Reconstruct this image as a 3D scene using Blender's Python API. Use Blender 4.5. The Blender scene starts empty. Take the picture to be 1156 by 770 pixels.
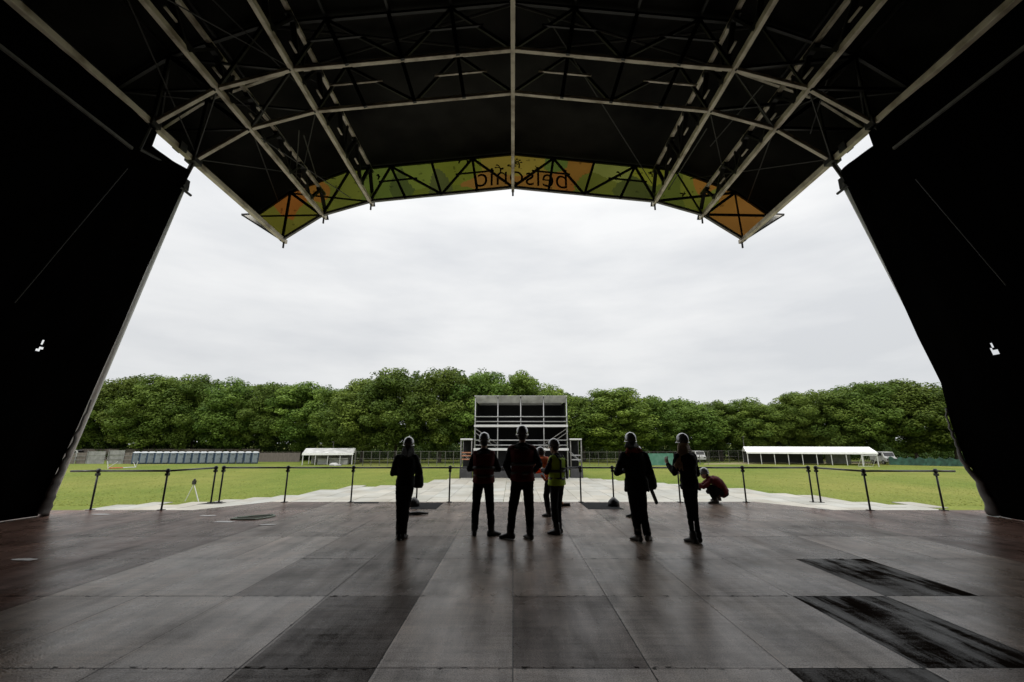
import bpy, bmesh, math, random
from math import radians, sin, cos, pi, sqrt
from mathutils import Vector, Matrix, Euler, noise
import numpy as np

random.seed(7)
scene = bpy.context.scene
COL = scene.collection

# ------------------------------------------------------------------ camera
FPX, CXP, CYP, HCAM = 490.0, 579.0, 385.0, 1.6
PITCH = math.atan((500 - 385) / FPX)
cam_d = bpy.data.cameras.new('camera')
cam = bpy.data.objects.new('camera', cam_d)
COL.objects.link(cam)
cam_d.sensor_width = 36.0
cam_d.lens = FPX / 1156 * 36.0
cam_d.shift_x = -1.0 / 1156
cam_d.clip_end = 3000
cam.location = (0, 0, HCAM)
cam.rotation_euler = (radians(90) + PITCH, 0, 0)
scene.camera = cam

# ------------------------------------------------------------------ sky, sun, exposure
SUN_EL, SUN_AZ = radians(52), radians(205)      # high, behind the stage
world = bpy.data.worlds.new('World')
scene.world = world
world.use_nodes = True
nt = world.node_tree
nt.nodes.clear()
n_out = nt.nodes.new('ShaderNodeOutputWorld')
n_bg = nt.nodes.new('ShaderNodeBackground')
n_sky = nt.nodes.new('ShaderNodeTexSky')
n_sky.sky_type = 'NISHITA'
n_sky.sun_disc = False
n_sky.sun_elevation = SUN_EL
n_sky.sun_rotation = SUN_AZ
n_tc = nt.nodes.new('ShaderNodeTexCoord')
n_sep = nt.nodes.new('ShaderNodeSeparateXYZ')
nt.links.new(n_tc.outputs['Generated'], n_sep.inputs[0])
n_ramp = nt.nodes.new('ShaderNodeValToRGB')      # overcast luminance by elevation (sine)
cr = n_ramp.color_ramp
cr.elements[0].position = 0.0
cr.elements[0].color = (.262, .266, .270, 1)
cr.elements[1].position = 1.0
cr.elements[1].color = (.95, .96, .98, 1)
for p, v in ((.16, .276), (.32, .298), (.5, .325), (.62, .46), (.75, .70)):
    e = cr.elements.new(p)
    e.color = (v * .995, v, v * 1.006, 1)
nt.links.new(n_sep.outputs['Z'], n_ramp.inputs[0])
n_map = nt.nodes.new('ShaderNodeMapping')
n_map.inputs['Scale'].default_value = (1.3, 1.3, 5.0)
nt.links.new(n_tc.outputs['Generated'], n_map.inputs[0])
n_noise = nt.nodes.new('ShaderNodeTexNoise')
n_noise.inputs['Scale'].default_value = 1.7
n_noise.inputs['Detail'].default_value = 6
n_noise.inputs['Roughness'].default_value = .52
nt.links.new(n_map.outputs[0], n_noise.inputs['Vector'])
n_cr2 = nt.nodes.new('ShaderNodeValToRGB')
n_cr2.color_ramp.elements[0].position = .36
n_cr2.color_ramp.elements[0].color = (.845, .858, .876, 1)
n_cr2.color_ramp.elements[1].position = .62
n_cr2.color_ramp.elements[1].color = (1.035, 1.035, 1.03, 1)
nt.links.new(n_noise.outputs[0], n_cr2.inputs[0])
n_mul = nt.nodes.new('ShaderNodeMixRGB')
n_mul.blend_type = 'MULTIPLY'
n_mul.inputs[0].default_value = 1
nt.links.new(n_ramp.outputs[0], n_mul.inputs[1])
nt.links.new(n_cr2.outputs[0], n_mul.inputs[2])
n_sc = nt.nodes.new('ShaderNodeVectorMath')
n_sc.operation = 'SCALE'
n_sc.inputs['Scale'].default_value = 25.0
nt.links.new(n_mul.outputs[0], n_sc.inputs[0])
n_mix = nt.nodes.new('ShaderNodeMixRGB')
n_mix.inputs[0].default_value = .96               # cloud cover over the clear sky
nt.links.new(n_sky.outputs[0], n_mix.inputs[1])
nt.links.new(n_sc.outputs[0], n_mix.inputs[2])
nt.links.new(n_mix.outputs[0], n_bg.inputs[0])
n_bg.inputs[1].default_value = 0.12
nt.links.new(n_bg.outputs[0], n_out.inputs[0])

sd = bpy.data.lights.new('sun', 'SUN')
sd.energy = 1.3
sd.angle = radians(14)
sd.color = (1, .965, .91)
sun = bpy.data.objects.new('sun', sd)
COL.objects.link(sun)
to_sun = Vector((sin(SUN_AZ) * cos(SUN_EL), cos(SUN_AZ) * cos(SUN_EL), sin(SUN_EL)))
sun.rotation_euler = to_sun.to_track_quat('Z', 'Y').to_euler()

scene.view_settings.view_transform = 'Standard'
scene.view_settings.look = 'None'
scene.view_settings.gamma = 1
scene.view_settings.exposure = 0.0
scene.render.engine = 'CYCLES'
scene.cycles.max_bounces = 6
scene.cycles.diffuse_bounces = 3
scene.cycles.glossy_bounces = 3
scene.cycles.transmission_bounces = 4
scene.cycles.use_denoising = True
scene.cycles.sample_clamp_indirect = 6

# ------------------------------------------------------------------ helpers
def ray(px, py):
    u, v = (px - CXP) / FPX, (py - CYP) / FPX
    return Vector((u, cos(PITCH) + v * sin(PITCH), sin(PITCH) - v * cos(PITCH)))

def at_z(px, py, z):
    r = ray(px, py)
    t = (z - HCAM) / r.z
    return Vector((r.x * t, r.y * t, z))

def at_y(px, py, y):
    r = ray(px, py)
    t = y / r.y
    return Vector((r.x * t, y, HCAM + r.z * t))

def tag(o, label=None, cat=None, group=None, kind=None):
    if label: o['label'] = label
    if cat: o['category'] = cat
    if group: o['group'] = group
    if kind: o['kind'] = kind
    return o

def empty(name, loc=(0, 0, 0), rz=0, label=None, cat=None, group=None):
    o = bpy.data.objects.new(name, None)
    COL.objects.link(o)
    o.location = loc
    o.rotation_euler = (0, 0, rz)
    o.empty_display_size = .2
    return tag(o, label, cat, group)

def copy_tree(o, parent=None):
    c = o.copy()
    COL.objects.link(c)
    c.parent = parent
    for ch in [x for x in o.children]:
        copy_tree(ch, c)
    return c

class MB:
    def __init__(s):
        s.v, s.f = [], []
    def add(s, vs, fs):
        b = len(s.v)
        s.v += [tuple(v) for v in vs]
        s.f += [tuple(b + i for i in f) for f in fs]
        return s
    def box(s, c, d, m=None):
        x, y, z = d[0] / 2, d[1] / 2, d[2] / 2
        vs = [Vector((sx * x, sy * y, sz * z)) for sz in (-1, 1) for sy in (-1, 1) for sx in (-1, 1)]
        if m is not None: vs = [m @ v for v in vs]
        vs = [v + Vector(c) for v in vs]
        return s.add(vs, [(0, 2, 3, 1), (4, 5, 7, 6), (0, 1, 5, 4), (2, 6, 7, 3), (0, 4, 6, 2), (1, 3, 7, 5)])
    def box6(s, x0, x1, y0, y1, z0, z1):
        return s.box(((x0 + x1) / 2, (y0 + y1) / 2, (z0 + z1) / 2), (x1 - x0, y1 - y0, z1 - z0))
    def bar(s, a, b, w, h, up=(0, 0, 1)):
        a, b = Vector(a), Vector(b)
        d = b - a
        L = d.length
        y = d.normalized()
        u = Vector(up)
        x = y.cross(u)
        if x.length < 1e-4: x = y.cross(Vector((0, 1, 0)))
        x.normalize()
        z = x.cross(y)
        m = Matrix((x, y, z)).transposed()
        return s.box((a + b) / 2, (w, L, h), m)
    def tube(s, a, b, r, n=8, r2=None):
        return s.path([a, b], [r, r if r2 is None else r2], n)
    def path(s, pts, rad, n=8, flat=1.0):
        pts = [Vector(p) for p in pts]
        if not isinstance(rad, (list, tuple)): rad = [rad] * len(pts)
        rings = []
        ref = None
        for i, p in enumerate(pts):
            t = (pts[min(i + 1, len(pts) - 1)] - pts[max(i - 1, 0)]).normalized()
            if ref is None:
                ref = Vector((0, 0, 1)) if abs(t.z) < .9 else Vector((1, 0, 0))
            u = (ref - t * ref.dot(t)).normalized()
            ref = u
            w = t.cross(u)
            rings.append([p + u * (rad[i] * cos(2 * pi * k / n)) + w * (rad[i] * flat * sin(2 * pi * k / n)) for k in range(n)])
        return s.rings(rings)
    def rings(s, rings):
        n = len(rings[0])
        vs = [v for r in rings for v in r]
        fs = []
        for i in range(len(rings) - 1):
            for k in range(n):
                a, b = i * n + k, i * n + (k + 1) % n
                fs.append((a, b, b + n, a + n))
        fs.append(tuple(range(n - 1, -1, -1)))
        fs.append(tuple((len(rings) - 1) * n + k for k in range(n)))
        return s.add(vs, fs)
    def ball(s, c, r, n=12, m=8, rot=None):
        c = Vector(c)
        if not isinstance(r, (list, tuple)): r = (r, r, r)
        rings = []
        for i in range(1, m):
            t = pi * i / m
            ring = []
            for k in range(n):
                v = Vector((r[0] * sin(t) * cos(2 * pi * k / n), r[1] * sin(t) * sin(2 * pi * k / n), -r[2] * cos(t)))
                if rot is not None: v = rot @ v
                ring.append(c + v)
            rings.append(ring)
        return s.rings(rings)
    def prism(s, poly, z0, z1):
        n = len(poly)
        vs = [(p[0], p[1], z0) for p in poly] + [(p[0], p[1], z1) for p in poly]
        fs = [tuple(range(n - 1, -1, -1)), tuple(range(n, 2 * n))]
        fs += [(i, (i + 1) % n, n + (i + 1) % n, n + i) for i in range(n)]
        return s.add(vs, fs)
    def mesh(s, name):
        me = bpy.data.meshes.new(name)
        me.from_pydata(s.v, [], s.f)
        me.update()
        return me
    def build(s, name, m, parent=None, smooth=False, bevel=0, fix=True):
        me = s.mesh(name)
        if fix:
            bm = bmesh.new(); bm.from_mesh(me)
            bmesh.ops.recalc_face_normals(bm, faces=bm.faces)
            bm.to_mesh(me); bm.free()
        o = bpy.data.objects.new(name, me)
        COL.objects.link(o)
        if m is not None: me.materials.append(m)
        if smooth:
            for p in me.polygons: p.use_smooth = True
        if bevel:
            b = o.modifiers.new('bevel', 'BEVEL'); b.width = bevel; b.segments = 2; b.limit_method = 'ANGLE'
        if parent is not None: o.parent = parent
        return o

# ------------------------------------------------------------------ materials
def mat(name, c, rough=.6, metal=0, var=.15, scale=3.0, bump=0, bscale=20, spec=.5, c2=None, detail=5, stretch=None, objrand=0, thresh=(.3, .7)):
    m = bpy.data.materials.new(name)
    m.use_nodes = True
    t = m.node_tree
    b = t.nodes['Principled BSDF']
    b.inputs['Roughness'].default_value = rough
    b.inputs['Metallic'].default_value = metal
    b.inputs['Specular IOR Level'].default_value = spec
    tc = t.nodes.new('ShaderNodeTexCoord')
    src = tc.outputs['Object']
    if stretch:
        mp = t.nodes.new('ShaderNodeMapping'); mp.inputs['Scale'].default_value = stretch
        t.links.new(src, mp.inputs[0]); src = mp.outputs[0]
    nz = t.nodes.new('ShaderNodeTexNoise')
    nz.inputs['Scale'].default_value = scale; nz.inputs['Detail'].default_value = detail
    t.links.new(src, nz.inputs['Vector'])
    rp = t.nodes.new('ShaderNodeValToRGB')
    rp.color_ramp.elements[0].position, rp.color_ramp.elements[1].position = thresh
    lo = tuple(x * (1 - var) for x in c) if c2 is None else c2
    hi = tuple(min(1, x * (1 + var)) for x in c) if c2 is None else c
    rp.color_ramp.elements[0].color = (*lo, 1); rp.color_ramp.elements[1].color = (*hi, 1)
    t.links.new(nz.outputs[0], rp.inputs[0])
    col = rp.outputs[0]
    if objrand:
        oi = t.nodes.new('ShaderNodeObjectInfo')
        hs = t.nodes.new('ShaderNodeHueSaturation')
        mr = t.nodes.new('ShaderNodeMapRange')
        mr.inputs[3].default_value = 1 - objrand; mr.inputs[4].default_value = 1 + objrand
        t.links.new(oi.outputs['Random'], mr.inputs[0]); t.links.new(mr.outputs[0], hs.inputs['Value'])
        t.links.new(col, hs.inputs['Color']); col = hs.outputs[0]
    t.links.new(col, b.inputs['Base Color'])
    if bump:
        n2 = t.nodes.new('ShaderNodeTexNoise'); n2.inputs['Scale'].default_value = bscale; n2.inputs['Detail'].default_value = 6
        t.links.new(src, n2.inputs['Vector'])
        bp = t.nodes.new('ShaderNodeBump'); bp.inputs['Strength'].default_value = bump; bp.inputs['Distance'].default_value = .02
        t.links.new(n2.outputs[0], bp.inputs['Height']); t.links.new(bp.outputs[0], b.inputs['Normal'])
    return m

M = {}
M['steel_pale'] = mat('weathered_pale_steel', (.62, .555, .45), .5, 0, .28, 2.2, .15, 30, c2=(.26, .21, .15), thresh=(.32, .55))
M['steel_dark'] = mat('dark_steel', (.016, .015, .013), .5, .3, .3, 4)
M['steel_grey'] = mat('grey_steel', (.13, .125, .115), .45, .3, .3, 4)
M['galv'] = mat('galvanised_tube', (.29, .29, .29), .4, .25, .2, 5)
M['cable'] = mat('cable_steel', (.035, .034, .032), .5, .3, .2, 5)
M['skin_pvc'] = mat('black_roof_sheet', (.013, .0125, .011), .8, 0, .7, .6, .5, 2, spec=.05)
M['drape'] = mat('black_drape', (.0014, .0013, .0013), .95, 0, .3, .8, .25, 5, spec=.01)
M['hem'] = mat('lit_grey_hem', (.13, .125, .12), .6, 0, .4, 3, .4, 6, spec=.3)  # hem cloth with the grazing light on the black drape put into its grey
M['rail'] = mat('black_rail_paint', (.012, .012, .013), .38, 0, .3, 8)
M['rail_top'] = mat('worn_rail_tube', (.07, .07, .07), .3, .3, .4, 8)
M['black'] = mat('black_cloth', (.014, .014, .015), .85, 0, .3, 6, spec=.15)
M['blackbox'] = mat('black_plastic', (.03, .03, .032), .5, 0, .3, 4)
M['white_pvc'] = mat('white_tent_sheet', (.80, .80, .79), .5, 0, .06, 1.5, .1, 3)
M['white_alu'] = mat('white_aluminium', (.50, .50, .49), .4, 0, .08, 4)
M['dull_sheet'] = mat('dull_grey_sheet', (.34, .34, .33), .6, 0, .35, 1.2)
M['rust_board'] = mat('rust_brown_board', (.30, .13, .07), .7, 0, .3, 3)
M['grey_box'] = mat('grey_boards', (.22, .22, .21), .7, 0, .3, 1.5)
M['loo'] = mat('blue_grey_plastic', (.185, .215, .245), .45, 0, .1, 2, objrand=.12)
M['loo_dark'] = mat('dark_blue_plastic', (.035, .065, .12), .45, 0, .1, 2)
M['loo_roof'] = mat('translucent_white_roof', (.55, .57, .58), .4, 0, .05, 2)
M['timber'] = mat('weathered_timber', (.13, .11, .095), .8, 0, .35, 2, stretch=(6, 6, .6))
M['mesh_green'] = mat('green_scrim', (.035, .15, .095), .7, 0, .4, 1.2, c2=(.11, .23, .18))
M['net_green'] = mat('dark_green_net', (.02, .065, .045), .8, 0, .5, 1.5)
M['bark'] = mat('bark', (.055, .045, .034), .9, 0, .4, 3, .5, 8, stretch=(3, 3, .6))
M['red'] = mat('red_paint', (.5, .06, .04), .5, 0, .1, 3)
M['orange'] = mat('orange_paint', (.75, .16, .04), .5, 0, .15, 3)
M['skin'] = mat('human_skin', (.42, .25, .18), .5, 0, .1, 10)
M['helmet'] = mat('white_helmet_shell', (.11, .11, .11), .24, 0, .04, 6, spec=1.0)
M['helmet'].node_tree.nodes['Principled BSDF'].inputs['Coat Weight'].default_value = 1
M['helmet_dark'] = mat('dark_grey_helmet', (.12, .12, .125), .22, 0, .1, 6)
M['trouser'] = mat('dark_trousers', (.010, .010, .012), .85, 0, .3, 9, .3, 25, spec=.15)
M['jacket'] = mat('black_jacket', (.008, .0075, .008), .75, 0, .3, 7, .4, 16, spec=.2)
M['jacket_red'] = mat('dark_red_jacket', (.10, .008, .010), .7, 0, .35, 7, .4, 16, spec=.2)
M['vest_red'] = mat('red_orange_vest', (.11, .010, .010), .7, 0, .25, 6, .3, 16, spec=.2)
M['vest_orange'] = mat('orange_jacket', (.85, .17, .05), .65, 0, .2, 6, .3, 16, spec=.2)
M['vest_lime'] = mat('lime_vest', (.50, .74, .05), .65, 0, .12, 6, .3, 16, spec=.2)
M['reflect'] = mat('grey_reflective_tape', (.05, .05, .048), .35, .2, .1, 10)
M['scarf'] = mat('rust_red_scarf', (.16, .028, .016), .85, 0, .35, 12, .5, 22, spec=.1)
M['boot'] = mat('black_boot', (.016, .015, .014), .45, 0, .3, 12)
M['boot_pale'] = mat('worn_leather_shoe', (.10, .09, .08), .45, 0, .4, 12)
M['hair_dark'] = mat('dark_hair', (.018, .012, .009), .5, 0, .4, 30, .6, 60, stretch=(8, 8, .8))
M['hair_blond'] = mat('long_fair_hair', (.42, .29, .17), .5, 0, .5, 25, .6, 60, stretch=(8, 8, .8))
M['bag'] = mat('black_bag', (.02, .02, .022), .7, 0, .3, 9)
M['paper'] = mat('white_paper', (.75, .74, .72), .7, 0, .1, 9)
M['screen'] = mat('phone_glass', (.02, .02, .022), .15, 0, .1, 9)
M['wood_handle'] = mat('wood_handle', (.50, .28, .14), .6, 0, .2, 5)

# ground
def ground_material():
    m = bpy.data.materials.new('field_grass'); m.use_nodes = True
    t = m.node_tree; b = t.nodes['Principled BSDF']
    b.inputs['Roughness'].default_value = .9; b.inputs['Specular IOR Level'].default_value = .1
    tc = t.nodes.new('ShaderNodeTexCoord')
    def nz(sc, d, stretch=None):
        n = t.nodes.new('ShaderNodeTexNoise'); n.inputs['Scale'].default_value = sc; n.inputs['Detail'].default_value = d
        src = tc.outputs['Object']
        if stretch:
            mp = t.nodes.new('ShaderNodeMapping'); mp.inputs['Scale'].default_value = stretch
            t.links.new(src, mp.inputs[0]); src = mp.outputs[0]
        t.links.new(src, n.inputs['Vector']); return n
    big, mid, fine = nz(.07, 4, (1, .55, 1)), nz(.45, 6, (1, .6, 1)), nz(5, 5)
    r1 = t.nodes.new('ShaderNodeValToRGB')
    r1.color_ramp.elements[0].position, r1.color_ramp.elements[1].position = .35, .68
    r1.color_ramp.elements[0].color = (.112, .152, .026, 1); r1.color_ramp.elements[1].color = (.180, .186, .046, 1)
    t.links.new(big.outputs[0], r1.inputs[0])
    r2 = t.nodes.new('ShaderNodeValToRGB')
    r2.color_ramp.elements[0].position, r2.color_ramp.elements[1].position = .32, .7
    r2.color_ramp.elements[0].color = (.84, .88, .78, 1); r2.color_ramp.elements[1].color = (1.13, 1.08, 1.05, 1)
    t.links.new(mid.outputs[0], r2.inputs[0])
    r3 = t.nodes.new('ShaderNodeValToRGB')
    r3.color_ramp.elements[0].position, r3.color_ramp.elements[1].position = .3, .7
    r3.color_ramp.elements[0].color = (.80, .80, .80, 1); r3.color_ramp.elements[1].color = (1.18, 1.18, 1.18, 1)
    t.links.new(fine.outputs[0], r3.inputs[0])
    def mul(a, c):
        x = t.nodes.new('ShaderNodeMixRGB'); x.blend_type = 'MULTIPLY'; x.inputs[0].default_value = 1
        t.links.new(a, x.inputs[1]); t.links.new(c, x.inputs[2]); return x.outputs[0]
    t.links.new(mul(mul(r1.outputs[0], r2.outputs[0]), r3.outputs[0]), b.inputs['Base Color'])
    bp = t.nodes.new('ShaderNodeBump'); bp.inputs['Strength'].default_value = .3; bp.inputs['Distance'].default_value = .03
    t.links.new(fine.outputs[0], bp.inputs['Height']); t.links.new(bp.outputs[0], b.inputs['Normal'])
    return m
M['field'] = ground_material()

# stage boards: tone per board (a colour attribute), scuffs, wet sheen
def board_material():
    m = bpy.data.materials.new('stage_boards'); m.use_nodes = True
    t = m.node_tree; b = t.nodes['Principled BSDF']
    at = t.nodes.new('ShaderNodeAttribute'); at.attribute_name = 'tone'; at.attribute_type = 'GEOMETRY'
    tc = t.nodes.new('ShaderNodeTexCoord')
    def nz(sc, d, stretch=None, rough=.5):
        n = t.nodes.new('ShaderNodeTexNoise'); n.inputs['Scale'].default_value = sc; n.inputs['Detail'].default_value = d
        n.inputs['Roughness'].default_value = rough
        src = tc.outputs['Object']
        if stretch:
            mp = t.nodes.new('ShaderNodeMapping'); mp.inputs['Scale'].default_value = stretch
            t.links.new(src, mp.inputs[0]); src = mp.outputs[0]
        t.links.new(src, n.inputs['Vector']); return n
    def ramp(n, a, c1, bb, c2):
        r = t.nodes.new('ShaderNodeValToRGB')
        r.color_ramp.elements[0].position, r.color_ramp.elements[1].position = a, bb
        r.color_ramp.elements[0].color = (*c1, 1); r.color_ramp.elements[1].color = (*c2, 1)
        t.links.new(n.outputs[0], r.inputs[0]); return r.outputs[0]
    def mul(a, c, f=1):
        x = t.nodes.new('ShaderNodeMixRGB'); x.blend_type = 'MULTIPLY'; x.inputs[0].default_value = f
        t.links.new(a, x.inputs[1]); t.links.new(c, x.inputs[2]); return x.outputs[0]
    blot = ramp(nz(1.3, 8, rough=.66), .34, (.55, .54, .53), .66, (1.30, 1.29, 1.27))
    drag = ramp(nz(2.2, 7, (3.2, .28, 1), .6), .33, (.70, .69, .68), .67, (1.24, 1.24, 1.24))
    wets = ramp(nz(1.9, 8, (2.6, .42, 1), .62), .46, (0, 0, 0), .64, (1, 1, 1))
    cross = ramp(nz(5, 6, (.3, 4.0, 1)), .3, (.80, .80, .80), .7, (1.18, 1.18, 1.18))
    speck = ramp(nz(95, 3), .36, (.50, .48, .47), .62, (1.25, 1.25, 1.25))
    c = mul(mul(mul(mul(at.outputs['Color'], blot), drag), cross), speck, .8)
    # wet boards: water drying off in streaks
    dry = t.nodes.new('ShaderNodeMixRGB'); dry.inputs[2].default_value = (.095, .086, .080, 1)
    isw = t.nodes.new('ShaderNodeMapRange'); isw.inputs[1].default_value = .030; isw.inputs[2].default_value = .045; isw.inputs[3].default_value = .50; isw.inputs[4].default_value = 0
    t.links.new(at.outputs['Fac'], isw.inputs[0])
    mwet = t.nodes.new('ShaderNodeMath'); mwet.operation = 'MULTIPLY'
    t.links.new(isw.outputs[0], mwet.inputs[0]); t.links.new(wets, mwet.inputs[1])
    t.links.new(mwet.outputs[0], dry.inputs[0]); t.links.new(c, dry.inputs[1]); c = dry.outputs[0]
    # grime packed along the joints, broken into dashes
    def math(op, a, v=None):
        x = t.nodes.new('ShaderNodeMath'); x.operation = op
        t.links.new(a, x.inputs[0])
        if v is not None:
            if isinstance(v, float): x.inputs[1].default_value = v
            else: t.links.new(v, x.inputs[1])
        return x.outputs[0]
    sp = t.nodes.new('ShaderNodeSeparateXYZ'); t.links.new(tc.outputs['Object'], sp.inputs[0])
    fy = math('PINGPONG', math('ADD', sp.outputs['Y'], -12.82), .766)
    fx = math('PINGPONG', sp.outputs['X'], .5)
    gn = nz(16, 4, rough=.6).outputs[0]
    wy = math('MULTIPLY', math('LESS_THAN', fy, .024), math('GREATER_THAN', gn, .585))
    wx = math('MULTIPLY', math('LESS_THAN', fx, .010), math('GREATER_THAN', gn, .60))
    gm = math('MAXIMUM', wy, wx)
    dm = t.nodes.new('ShaderNodeMixRGB'); dm.inputs[2].default_value = (.012, .010, .009, 1)
    t.links.new(math('MULTIPLY', gm, .85), dm.inputs[0]); t.links.new(c, dm.inputs[1]); c = dm.outputs[0]
    t.links.new(c, b.inputs['Base Color'])
    rr = nz(1.4, 6, (1, .6, 1), .6)
    mr = t.nodes.new('ShaderNodeMapRange'); mr.inputs[1].default_value = .3; mr.inputs[2].default_value = .7
    mr.inputs[3].default_value = .17; mr.inputs[4].default_value = .42
    t.links.new(rr.outputs[0], mr.inputs[0]); t.links.new(mr.outputs[0], b.inputs['Roughness'])
    sl = t.nodes.new('ShaderNodeMapRange'); sl.inputs[1].default_value = .022; sl.inputs[2].default_value = .28
    sl.inputs[3].default_value = .0; sl.inputs[4].default_value = .46
    bwn = t.nodes.new('ShaderNodeRGBToBW'); t.links.new(c, bwn.inputs[0])
    t.links.new(bwn.outputs[0], sl.inputs[0]); t.links.new(sl.outputs[0], b.inputs['Specular IOR Level'])
    bp = t.nodes.new('ShaderNodeBump'); bp.inputs['Strength'].default_value = .35; bp.inputs['Distance'].default_value = .006
    n4 = nz(60, 5); t.links.new(n4.outputs[0], bp.inputs['Height']); t.links.new(bp.outputs[0], b.inputs['Normal'])
    return m
M['boards'] = board_material()

def trackway_material():
    m = bpy.data.materials.new('pale_trackway'); m.use_nodes = True
    t = m.node_tree; b = t.nodes['Principled BSDF']
    b.inputs['Roughness'].default_value = .55
    tc = t.nodes.new('ShaderNodeTexCoord')
    br = t.nodes.new('ShaderNodeAttribute'); br.attribute_name = 'tone'
    nz = t.nodes.new('ShaderNodeTexNoise'); nz.inputs['Scale'].default_value = .55; nz.inputs['Detail'].default_value = 7
    t.links.new(tc.outputs['Object'], nz.inputs['Vector'])
    rp = t.nodes.new('ShaderNodeValToRGB')
    rp.color_ramp.elements[0].position, rp.color_ramp.elements[1].position = .35, .65
    rp.color_ramp.elements[0].color = (.82, .80, .75, 1); rp.color_ramp.elements[1].color = (1.06, 1.06, 1.06, 1)
    t.links.new(nz.outputs[0], rp.inputs[0])
    x = t.nodes.new('ShaderNodeMixRGB'); x.blend_type = 'MULTIPLY'; x.inputs[0].default_value = 1
    t.links.new(br.outputs['Color'], x.inputs[1]); t.links.new(rp.outputs[0], x.inputs[2])
    t.links.new(x.outputs[0], b.inputs['Base Color'])
    return m
M['trackway'] = trackway_material()

def leaf_material(name, c1, c2):
    m = bpy.data.materials.new(name); m.use_nodes = True
    t = m.node_tree; b = t.nodes['Principled BSDF']; out = t.nodes['Material Output']
    b.inputs['Roughness'].default_value = .6; b.inputs['Specular IOR Level'].default_value = .12
    at = t.nodes.new('ShaderNodeAttribute'); at.attribute_name = 'leaf'; at.attribute_type = 'GEOMETRY'
    oi = t.nodes.new('ShaderNodeObjectInfo')
    mx = t.nodes.new('ShaderNodeMixRGB'); mx.inputs[1].default_value = (*c1, 1); mx.inputs[2].default_value = (*c2, 1)
    t.links.new(at.outputs['Fac'], mx.inputs[0])
    hs = t.nodes.new('ShaderNodeHueSaturation')
    mr = t.nodes.new('ShaderNodeMapRange'); mr.inputs[3].default_value = .72; mr.inputs[4].default_value = 1.22
    t.links.new(oi.outputs['Random'], mr.inputs[0]); t.links.new(mr.outputs[0], hs.inputs['Value'])
    mr2 = t.nodes.new('ShaderNodeMapRange'); mr2.inputs[3].default_value = .488; mr2.inputs[4].default_value = .512
    mt = t.nodes.new('ShaderNodeMath'); mt.operation = 'FRACT'
    m7 = t.nodes.new('ShaderNodeMath'); m7.operation = 'MULTIPLY'; m7.inputs[1].default_value = 7.3
    t.links.new(oi.outputs['Random'], m7.inputs[0]); t.links.new(m7.outputs[0], mt.inputs[0])
    t.links.new(mt.outputs[0], mr2.inputs[0]); t.links.new(mr2.outputs[0], hs.inputs['Hue'])
    t.links.new(mx.outputs[0], hs.inputs['Color'])
    t.links.new(hs.outputs[0], b.inputs['Base Color'])
    tr = t.nodes.new('ShaderNodeBsdfTranslucent'); t.links.new(hs.outputs[0], tr.inputs[0])
    ms = t.nodes.new('ShaderNodeMixShader'); ms.inputs[0].default_value = .28
    t.links.new(b.outputs[0], ms.inputs[1]); t.links.new(tr.outputs[0], ms.inputs[2])
    t.links.new(ms.outputs[0], out.inputs[0])
    return m
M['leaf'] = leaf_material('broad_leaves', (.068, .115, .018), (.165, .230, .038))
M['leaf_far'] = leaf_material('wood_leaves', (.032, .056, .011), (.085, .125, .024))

# ------------------------------------------------------------------ ground, trackway, stage
GZ = -2.0
g = MB()
g.add([(-900, -60, GZ), (900, -60, GZ), (900, 1500, GZ), (-900, 1500, GZ)], [(0, 1, 2, 3)])
tag(g.build('ground', M['field']), kind='structure')

Y_WING, Y_FRONT = 11.2, 12.82
left_edge = [(60, 576.6), (136, 573.2), (148, 571.3), (186, 571.6), (204, 570), (222, 568.5), (298, 563.6), (320, 562.1), (339, 561), (348, 556.8),
             (379, 555.8), (394, 551.4), (432, 549.3), (463, 548), (476, 547.5), (493, 543), (515, 540.6), (530, 539.6)]
right_edge = [(640, 539.6), (680, 541.2), (705, 543.6), (737, 545.6), (775, 549.5), (824, 552.9), (849, 554.4), (872, 559), (917, 560.7),
              (942, 566), (977, 568), (993, 571.6), (1053, 572.6), (1105, 576.6)]
back = [at_z(x, y, GZ) for x, y in left_edge + right_edge]
poly = [(p.x, p.y) for p in back]
poly = [(-24, 10.0)] + [(-22, back[0].y)] + [(p.x, p.y) for p in back] + [(22, back[-1].y), (24, 10.0)]
def inside(x, y):
    c = False; j = len(poly) - 1
    for i in range(len(poly)):
        if (poly[i][1] > y) != (poly[j][1] > y) and x < (poly[j][0] - poly[i][0]) * (y - poly[i][1]) / (poly[j][1] - poly[i][1]) + poly[i][0]: c = not c
        j = i
    return c
tw = MB(); ptone = []
prnd = random.Random(12)
PX, PY = 1.2, 2.4
for jx in range(-22, 23):
    for jy in range(0, 22):
        x, y = jx * PX, 10.4 + jy * PY + (PY / 2 if jx % 2 else 0)
        if not (inside(x, y) or inside(x, y - .9)): continue
        zz = GZ + .004 + prnd.uniform(.036, .048); a_ = prnd.uniform(-.004, .004)
        n0 = len(tw.f)
        tw.box((x + prnd.uniform(-.004, .004), y, (zz + GZ + .004) / 2), (PX - .022, PY - .022, zz - GZ - .004), Matrix.Rotation(a_, 3, 'Z'))
        k_ = prnd.uniform(.88, 1.08); w_ = prnd.uniform(-.03, .03)
        ptone += [(.345 * k_ * (1 + w_), .335 * k_, .295 * k_ * (1 - w_))] * (len(tw.f) - n0)
two = tw.build('ground_trackway', M['trackway'], fix=False)
a = two.data.attributes.new('tone', 'FLOAT_COLOR', 'FACE'); a.data.foreach_set('color', [v for c in ptone for v in (*c, 1)])
tag(two, kind='structure')

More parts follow.
